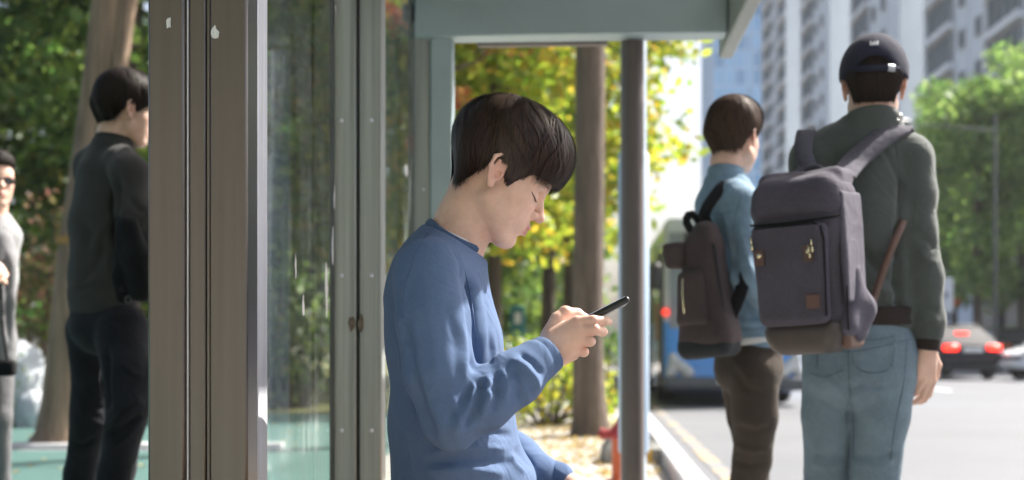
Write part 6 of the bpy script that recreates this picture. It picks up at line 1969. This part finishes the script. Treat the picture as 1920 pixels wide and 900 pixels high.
cloth('sweater', m3, M_grsw, [
    (pts([(213, 262, 4.6, .062), (211, 285, 4.6, .068), (207, 318, 4.6, .090)]), L3, 1.14),
    (pts([(204, 330, 4.6, .098), (198, 420, 4.6, .110), (194, 520, 4.6, .108), (194, 562, 4.6, .110)]), L3, 1.4),
    (pts([(228, 305, 4.50, .060), (243, 325, 4.45, .062), (250, 400, 4.42, .058), (262, 455, 4.44, .052), (325, 498, 4.60, .036)]), None, 1),
    (pts([(190, 298, 4.66, .062), (176, 312, 4.70, .064), (178, 430, 4.80, .054), (270, 480, 4.88, .04)]), None, 1)],
    h=.0078, k=.026, noise=(17, .005, 41), cuts=[top_cut(P(213, 262, 4.6), (.14, .12, 1))],
    foldl=[([(222, 330), (216, 400), (222, 470)], 7, -.014), ([(215, 400), (185, 440), (160, 490)], 9, .006), ([(205, 450), (178, 500), (150, 530)], 9, -.006), ([(225, 380), (205, 440), (200, 520)], 7, .005),
           ([(240, 370), (258, 390), (272, 400)], 7, -.006), ([(232, 400), (255, 425), (272, 430)], 7, .006), ([(130, 540), (170, 528), (210, 530)], 6, .005), ([(150, 400), (170, 440), (160, 500)], 9, -.005)])
V, F = ring_tube(P(214, 262, 4.6), (.14, .12, 1), fwd(yb3), .060, .060, .0065, 1.5, 36, 8); wobj('collar', V, F, M_grsw, m3)
rib('hem', P(194, 538, 4.6), P(194, 566, 4.6), .1125, .110, M_grsw, m3, L3, 1.40)
cloth('jeans', m3, M_jeand, [
    (pts([(196, 560, 4.6, .102), (197, 610, 4.6, .108)]), L3, 1.35),
    (pts([(228, 620, 4.52, .092), (240, 700, 4.44, .080), (240, 760, 4.42, .070), (220, 880, 4.52, .062), (205, 960, 4.56, .058), (195, 1085, 4.56, .048)]), None, 1),
    (pts([(172, 620, 4.68, .090), (178, 700, 4.70, .080), (170, 780, 4.74, .070), (152, 890, 4.84, .062), (145, 960, 4.88, .058), (140, 1070, 4.9, .048)]), None, 1)],
    h=.0085, k=.016, noise=(20, .005, 42),
    foldl=[([(200, 650), (198, 720), (205, 770)], 6, -.012), ([(205, 800), (235, 770), (268, 745)], 7, .008), ([(205, 825), (235, 800), (268, 775)], 7, -.008), ([(150, 770), (175, 790), (200, 800)], 6, .006),
           ([(150, 745), (180, 762), (205, 770)], 6, -.006), ([(195, 850), (220, 830), (250, 810)], 6, .006), ([(128, 830), (155, 838), (180, 820)], 6, -.006), ([(225, 680), (250, 700), (270, 705)], 6, .005)])
for (ax_, d_) in ((195, 4.56), (140, 4.9)):
    a = P(ax_, 1085, d_); a[2] = .09; t = a + fwd(yb3) * .17; t[2] = .035
    f = Field(np.minimum(a, t) - .1, np.maximum(a, t) + .1, .01); shoe(f, a, t); V, F = f.mesh(1); V[:, 2] = np.maximum(V[:, 2], .006); wobj('shoe', V, F, M_shoe, m3)
zc3 = ([-.13, -.06, -.045, -.028, -.014, .008, .018, .03, .05, .09, .13], [-.044, -.048, -.042, -.008, .028, .03, .0, .0, .03, .045, .05])
def shell_3(f):
    f.ell((-.004, 0, .060), (.106, .088, .096), 0); f.ell((.034, 0, .078), (.080, .082, .072), .02)
    f.rc((-.060, -.03, .02), (-.040, -.026, -.042), .046, .032, .02); f.rc((-.060, .03, .02), (-.040, .026, -.042), .046, .032, .02)
V, F, g3 = hair_cap(O3, R3, 1.0, shell_3, zc3, .004, 9, .002, 170); wobj('hair', V, F, M_hairbase, m3)
hv, hf = strands(O3, R3, 1.0, g3, zc3, 2200, (-.25, .1, .95), 10, .0018, (-.001, .0035), (.02, 1.2), .006, 7, .2); wobj('hair_strands', hv, hf, M_hairb, m3)
# the black bag hanging at his side
b3 = thing('shoulder_bag', 'limp black bag hanging at the right side of the man in charcoal', 'bag', tuple(P(246, 490, 4.36)))
f = Field(P(190, 600, 4.36) - np.array([0, .12, 0]), P(320, 380, 4.36) + np.array([0, .12, 0]), .006)
f.chain(pts([(240, 425, 4.345, .032), (252, 480, 4.345, .040), (262, 545, 4.36, .036)]), .02, L3, 1.5)
f.chain(pts([(236, 440, 4.36, .026), (228, 520, 4.37, .026), (232, 556, 4.38, .020)]), .02)
V, F = f.mesh(2); V = V + vnormals(V, F) * (wob(V, 34, 55, 3) * .006)[:, None]; wobj('bag_body', V, F, M_black, b3)
V, F = band(spline([P(232, 548, 4.345), P(224, 480, 4.36), P(222, 400, 4.40), P(216, 330, 4.465), P(206, 292, 4.52)], 20), .013, .005, [(-.3, -1, 0)] * 20); wobj('strap', V, F, M_webd, b3)
mb = MB().tube(spline([P(240 + 5 * math.cos(t), 562 + 7 * math.sin(t), 4.33) for t in np.linspace(0, 6.28, 9)], 14), .003, 6); wobj('strap_ring', np.concatenate(mb.V), mb.F, M_pole, b3)

# ============ man in sunglasses at the left edge
D4 = 5.8; yb4 = R(-58); L4 = lateral(yb4)
m4 = person('man in dark sunglasses and a light grey coat cut by the left picture edge', P(-12, 640, D4)[0], D4, 0)
R4 = rotm(R(-52), R(2), 0); O4 = P(-11, 345, 5.86)
nk4 = [(P(-12, 355, 5.87), .052), (P(-10, 385, 5.87), .051), (P(-12, 420, 5.87), .06)]
hn4 = hand_field(P(-8, 506, 5.62), (.9, -.2, .1), (.55, -.7, .0), (.6, .5, .5), .98, (.5, .6, .7, .7), -1, (.5, .4), .05, .0036)
fb = Field(P(-110, 760, 5.86) - np.array([0, .35, 0]), P(90, 390, 5.86) + np.array([0, .35, 0]), .014)
fb.chain(pts([(-12, 430, 5.86, .045), (-14, 520, 5.86, .06), (-16, 640, 5.86, .065)]), .02, L4, 1.4)
V, F, C = merge([head_mesh(O4, R4, 1.0, nk4, h=.0036, closed=False), skin_of(hn4), skin_of(fb)]); wobj('body', V, F, M_skin, m4, True, C)
cloth('shirt', m4, fabric('shirt_pale_grey', (.34, .34, .35), .06, 700, .3, .05, .2), [(pts([(-12, 415, 5.87, .062), (-12, 440, 5.87, .085), (-24, 520, 5.86, .090), (-28, 600, 5.86, .092)]), L4, 1.35)], h=.01, noise=(17, .004, 51))
cloth('coat', m4, M_coat, [
    (pts([(-22, 425, 5.88, .070), (-36, 470, 5.9, .092), (-38, 560, 5.9, .095), (-40, 670, 5.9, .105)]), L4, 1.45),
    (pts([(2, 455, 5.82, .054), (6, 490, 5.80, .052), (4, 560, 5.78, .050), (2, 640, 5.8, .062), (0, 665, 5.8, .066)]), None, 1),
    (pts([(-52, 445, 5.95, .062), (-68, 520, 5.9, .052), (-30, 515, 5.68, .046), (-4, 508, 5.63, .038)]), None, 1)],
    h=.010, k=.025, noise=(16, .006, 52), minus=[(pts([(-12, 400, 5.70, .05), (-12, 520, 5.68, .055), (-12, 700, 5.66, .06)]), None, 1)],
    foldl=[([(8, 470), (14, 540), (16, 640)], 5, -.012), ([(24, 480), (27, 560), (22, 650)], 4, .006)])
cloth('trousers', m4, M_trg, [(pts([(-30, 610, 5.86, .095), (-30, 670, 5.86, .10)]), L4, 1.3), (pts([(-8, 680, 5.80, .078), (-4, 780, 5.78, .060), (-2, 900, 5.86, .05), (-4, 968, 5.88, .046)]), None, 1),
      (pts([(-34, 680, 5.92, .082), (-40, 780, 5.96, .064), (-44, 900, 6.04, .05), (-46, 960, 6.06, .046)]), None, 1)], h=.011, k=.02, noise=(18, .005, 53))
for (ax_, d_) in ((-4, 5.88), (-46, 6.06)):
    a = P(ax_, 968, d_); a[2] = .09; t = a + fwd(yb4) * .17; t[2] = .035
    f = Field(np.minimum(a, t) - .1, np.maximum(a, t) + .1, .01); shoe(f, a, t); V, F = f.mesh(1); V[:, 2] = np.maximum(V[:, 2], .006); wobj('shoe', V, F, M_shoe, m4)
zc4 = ([-.13, -.06, -.045, -.028, -.014, .008, .018, .03, .05, .075, .095, .13], [-.044, -.048, -.042, -.008, .028, .03, .0, .01, .05, .075, .080, .08])
def shell_4(f):
    f.ell((-.004, 0, .058), (.104, .084, .094), 0); f.ell((.034, 0, .094), (.074, .076, .055), .02)
    f.rc((-.060, 0, .02), (-.040, 0, -.042), .05, .04, .02)
V, F, g4 = hair_cap(O4, R4, 1.0, shell_4, zc4, .0042, 11, .002, 170); wobj('hair', V, F, M_hairbase, m4)
def hp4(p): return R4 @ np.array(p) + O4
M_lens = mat("sunglass_lens", (.012, .011, .012), .06, 0, .1, 10)
for s in (-1, 1):
    q = []
    for xx in (0, .003):
        for t in np.linspace(0, 2 * math.pi, 14, endpoint=False):
            yy = s * .033 + .026 * math.cos(t); q.append(hp4((.1035 + xx - .35 * max(0, abs(yy) - .02), yy, .010 + .019 * math.sin(t) * (1 if math.sin(t) < 0 else .8))))
    Fq = [tuple(range(14)), tuple(range(14, 28))[::-1]] + [(i, i + 14, (i + 1) % 14 + 14, (i + 1) % 14) for i in range(14)]
    wobj('sunglasses_lens', q, Fq, M_lens, m4, False)
    mb = MB().tube([hp4((.092, s * .060, .018)), hp4((.05, s * .078, .016)), hp4((-.005, s * .084, .014))], .0022, 6); wobj('sunglasses_arm', np.concatenate(mb.V), mb.F, M_blackp, m4)
mb = MB().tube([hp4((.104, -.010, .016)), hp4((.108, 0, .019)), hp4((.104, .010, .016))], .0022, 6); wobj('sunglasses_bridge', np.concatenate(mb.V), mb.F, M_blackp, m4)
b4 = thing('handbag', 'small black bag held low by the man in sunglasses', 'bag', tuple(P(10, 690, 5.64)))
f = Field(P(-40, 740, 5.64) - np.array([0, .1, 0]), P(50, 640, 5.64) + np.array([0, .1, 0]), .007); f.box(P(6, 690, 5.64), (.055, .03, .035), .02, 0); V, F = f.mesh(1); wobj('bag_body', V, F, M_black, b4)
mb = MB().tube(spline([P(-4, 682, 5.64), P(-6, 600, 5.63), P(-2, 520, 5.62), P(2, 520, 5.60), P(4, 600, 5.62), P(14, 682, 5.64)], 16), .006, 8); wobj('strap', np.concatenate(mb.V), mb.F, M_webd, b4)
# ================================================================== air
M_hz = bpy.data.materials.new("air"); _t = NT(M_hz)
_v = _t.n("ShaderNodeVolumePrincipled"); _v.inputs["Color"].default_value = (.93, .96, 1.0, 1); _v.inputs["Density"].default_value = HAZE
_v.inputs["Anisotropy"].default_value = .25
_t.l(_v.outputs[0], _t.out.inputs[1])
tag(MB().box((-165, -35, -1.3), (165, 425, 84)).build('haze', M_hz), kind='stuff')
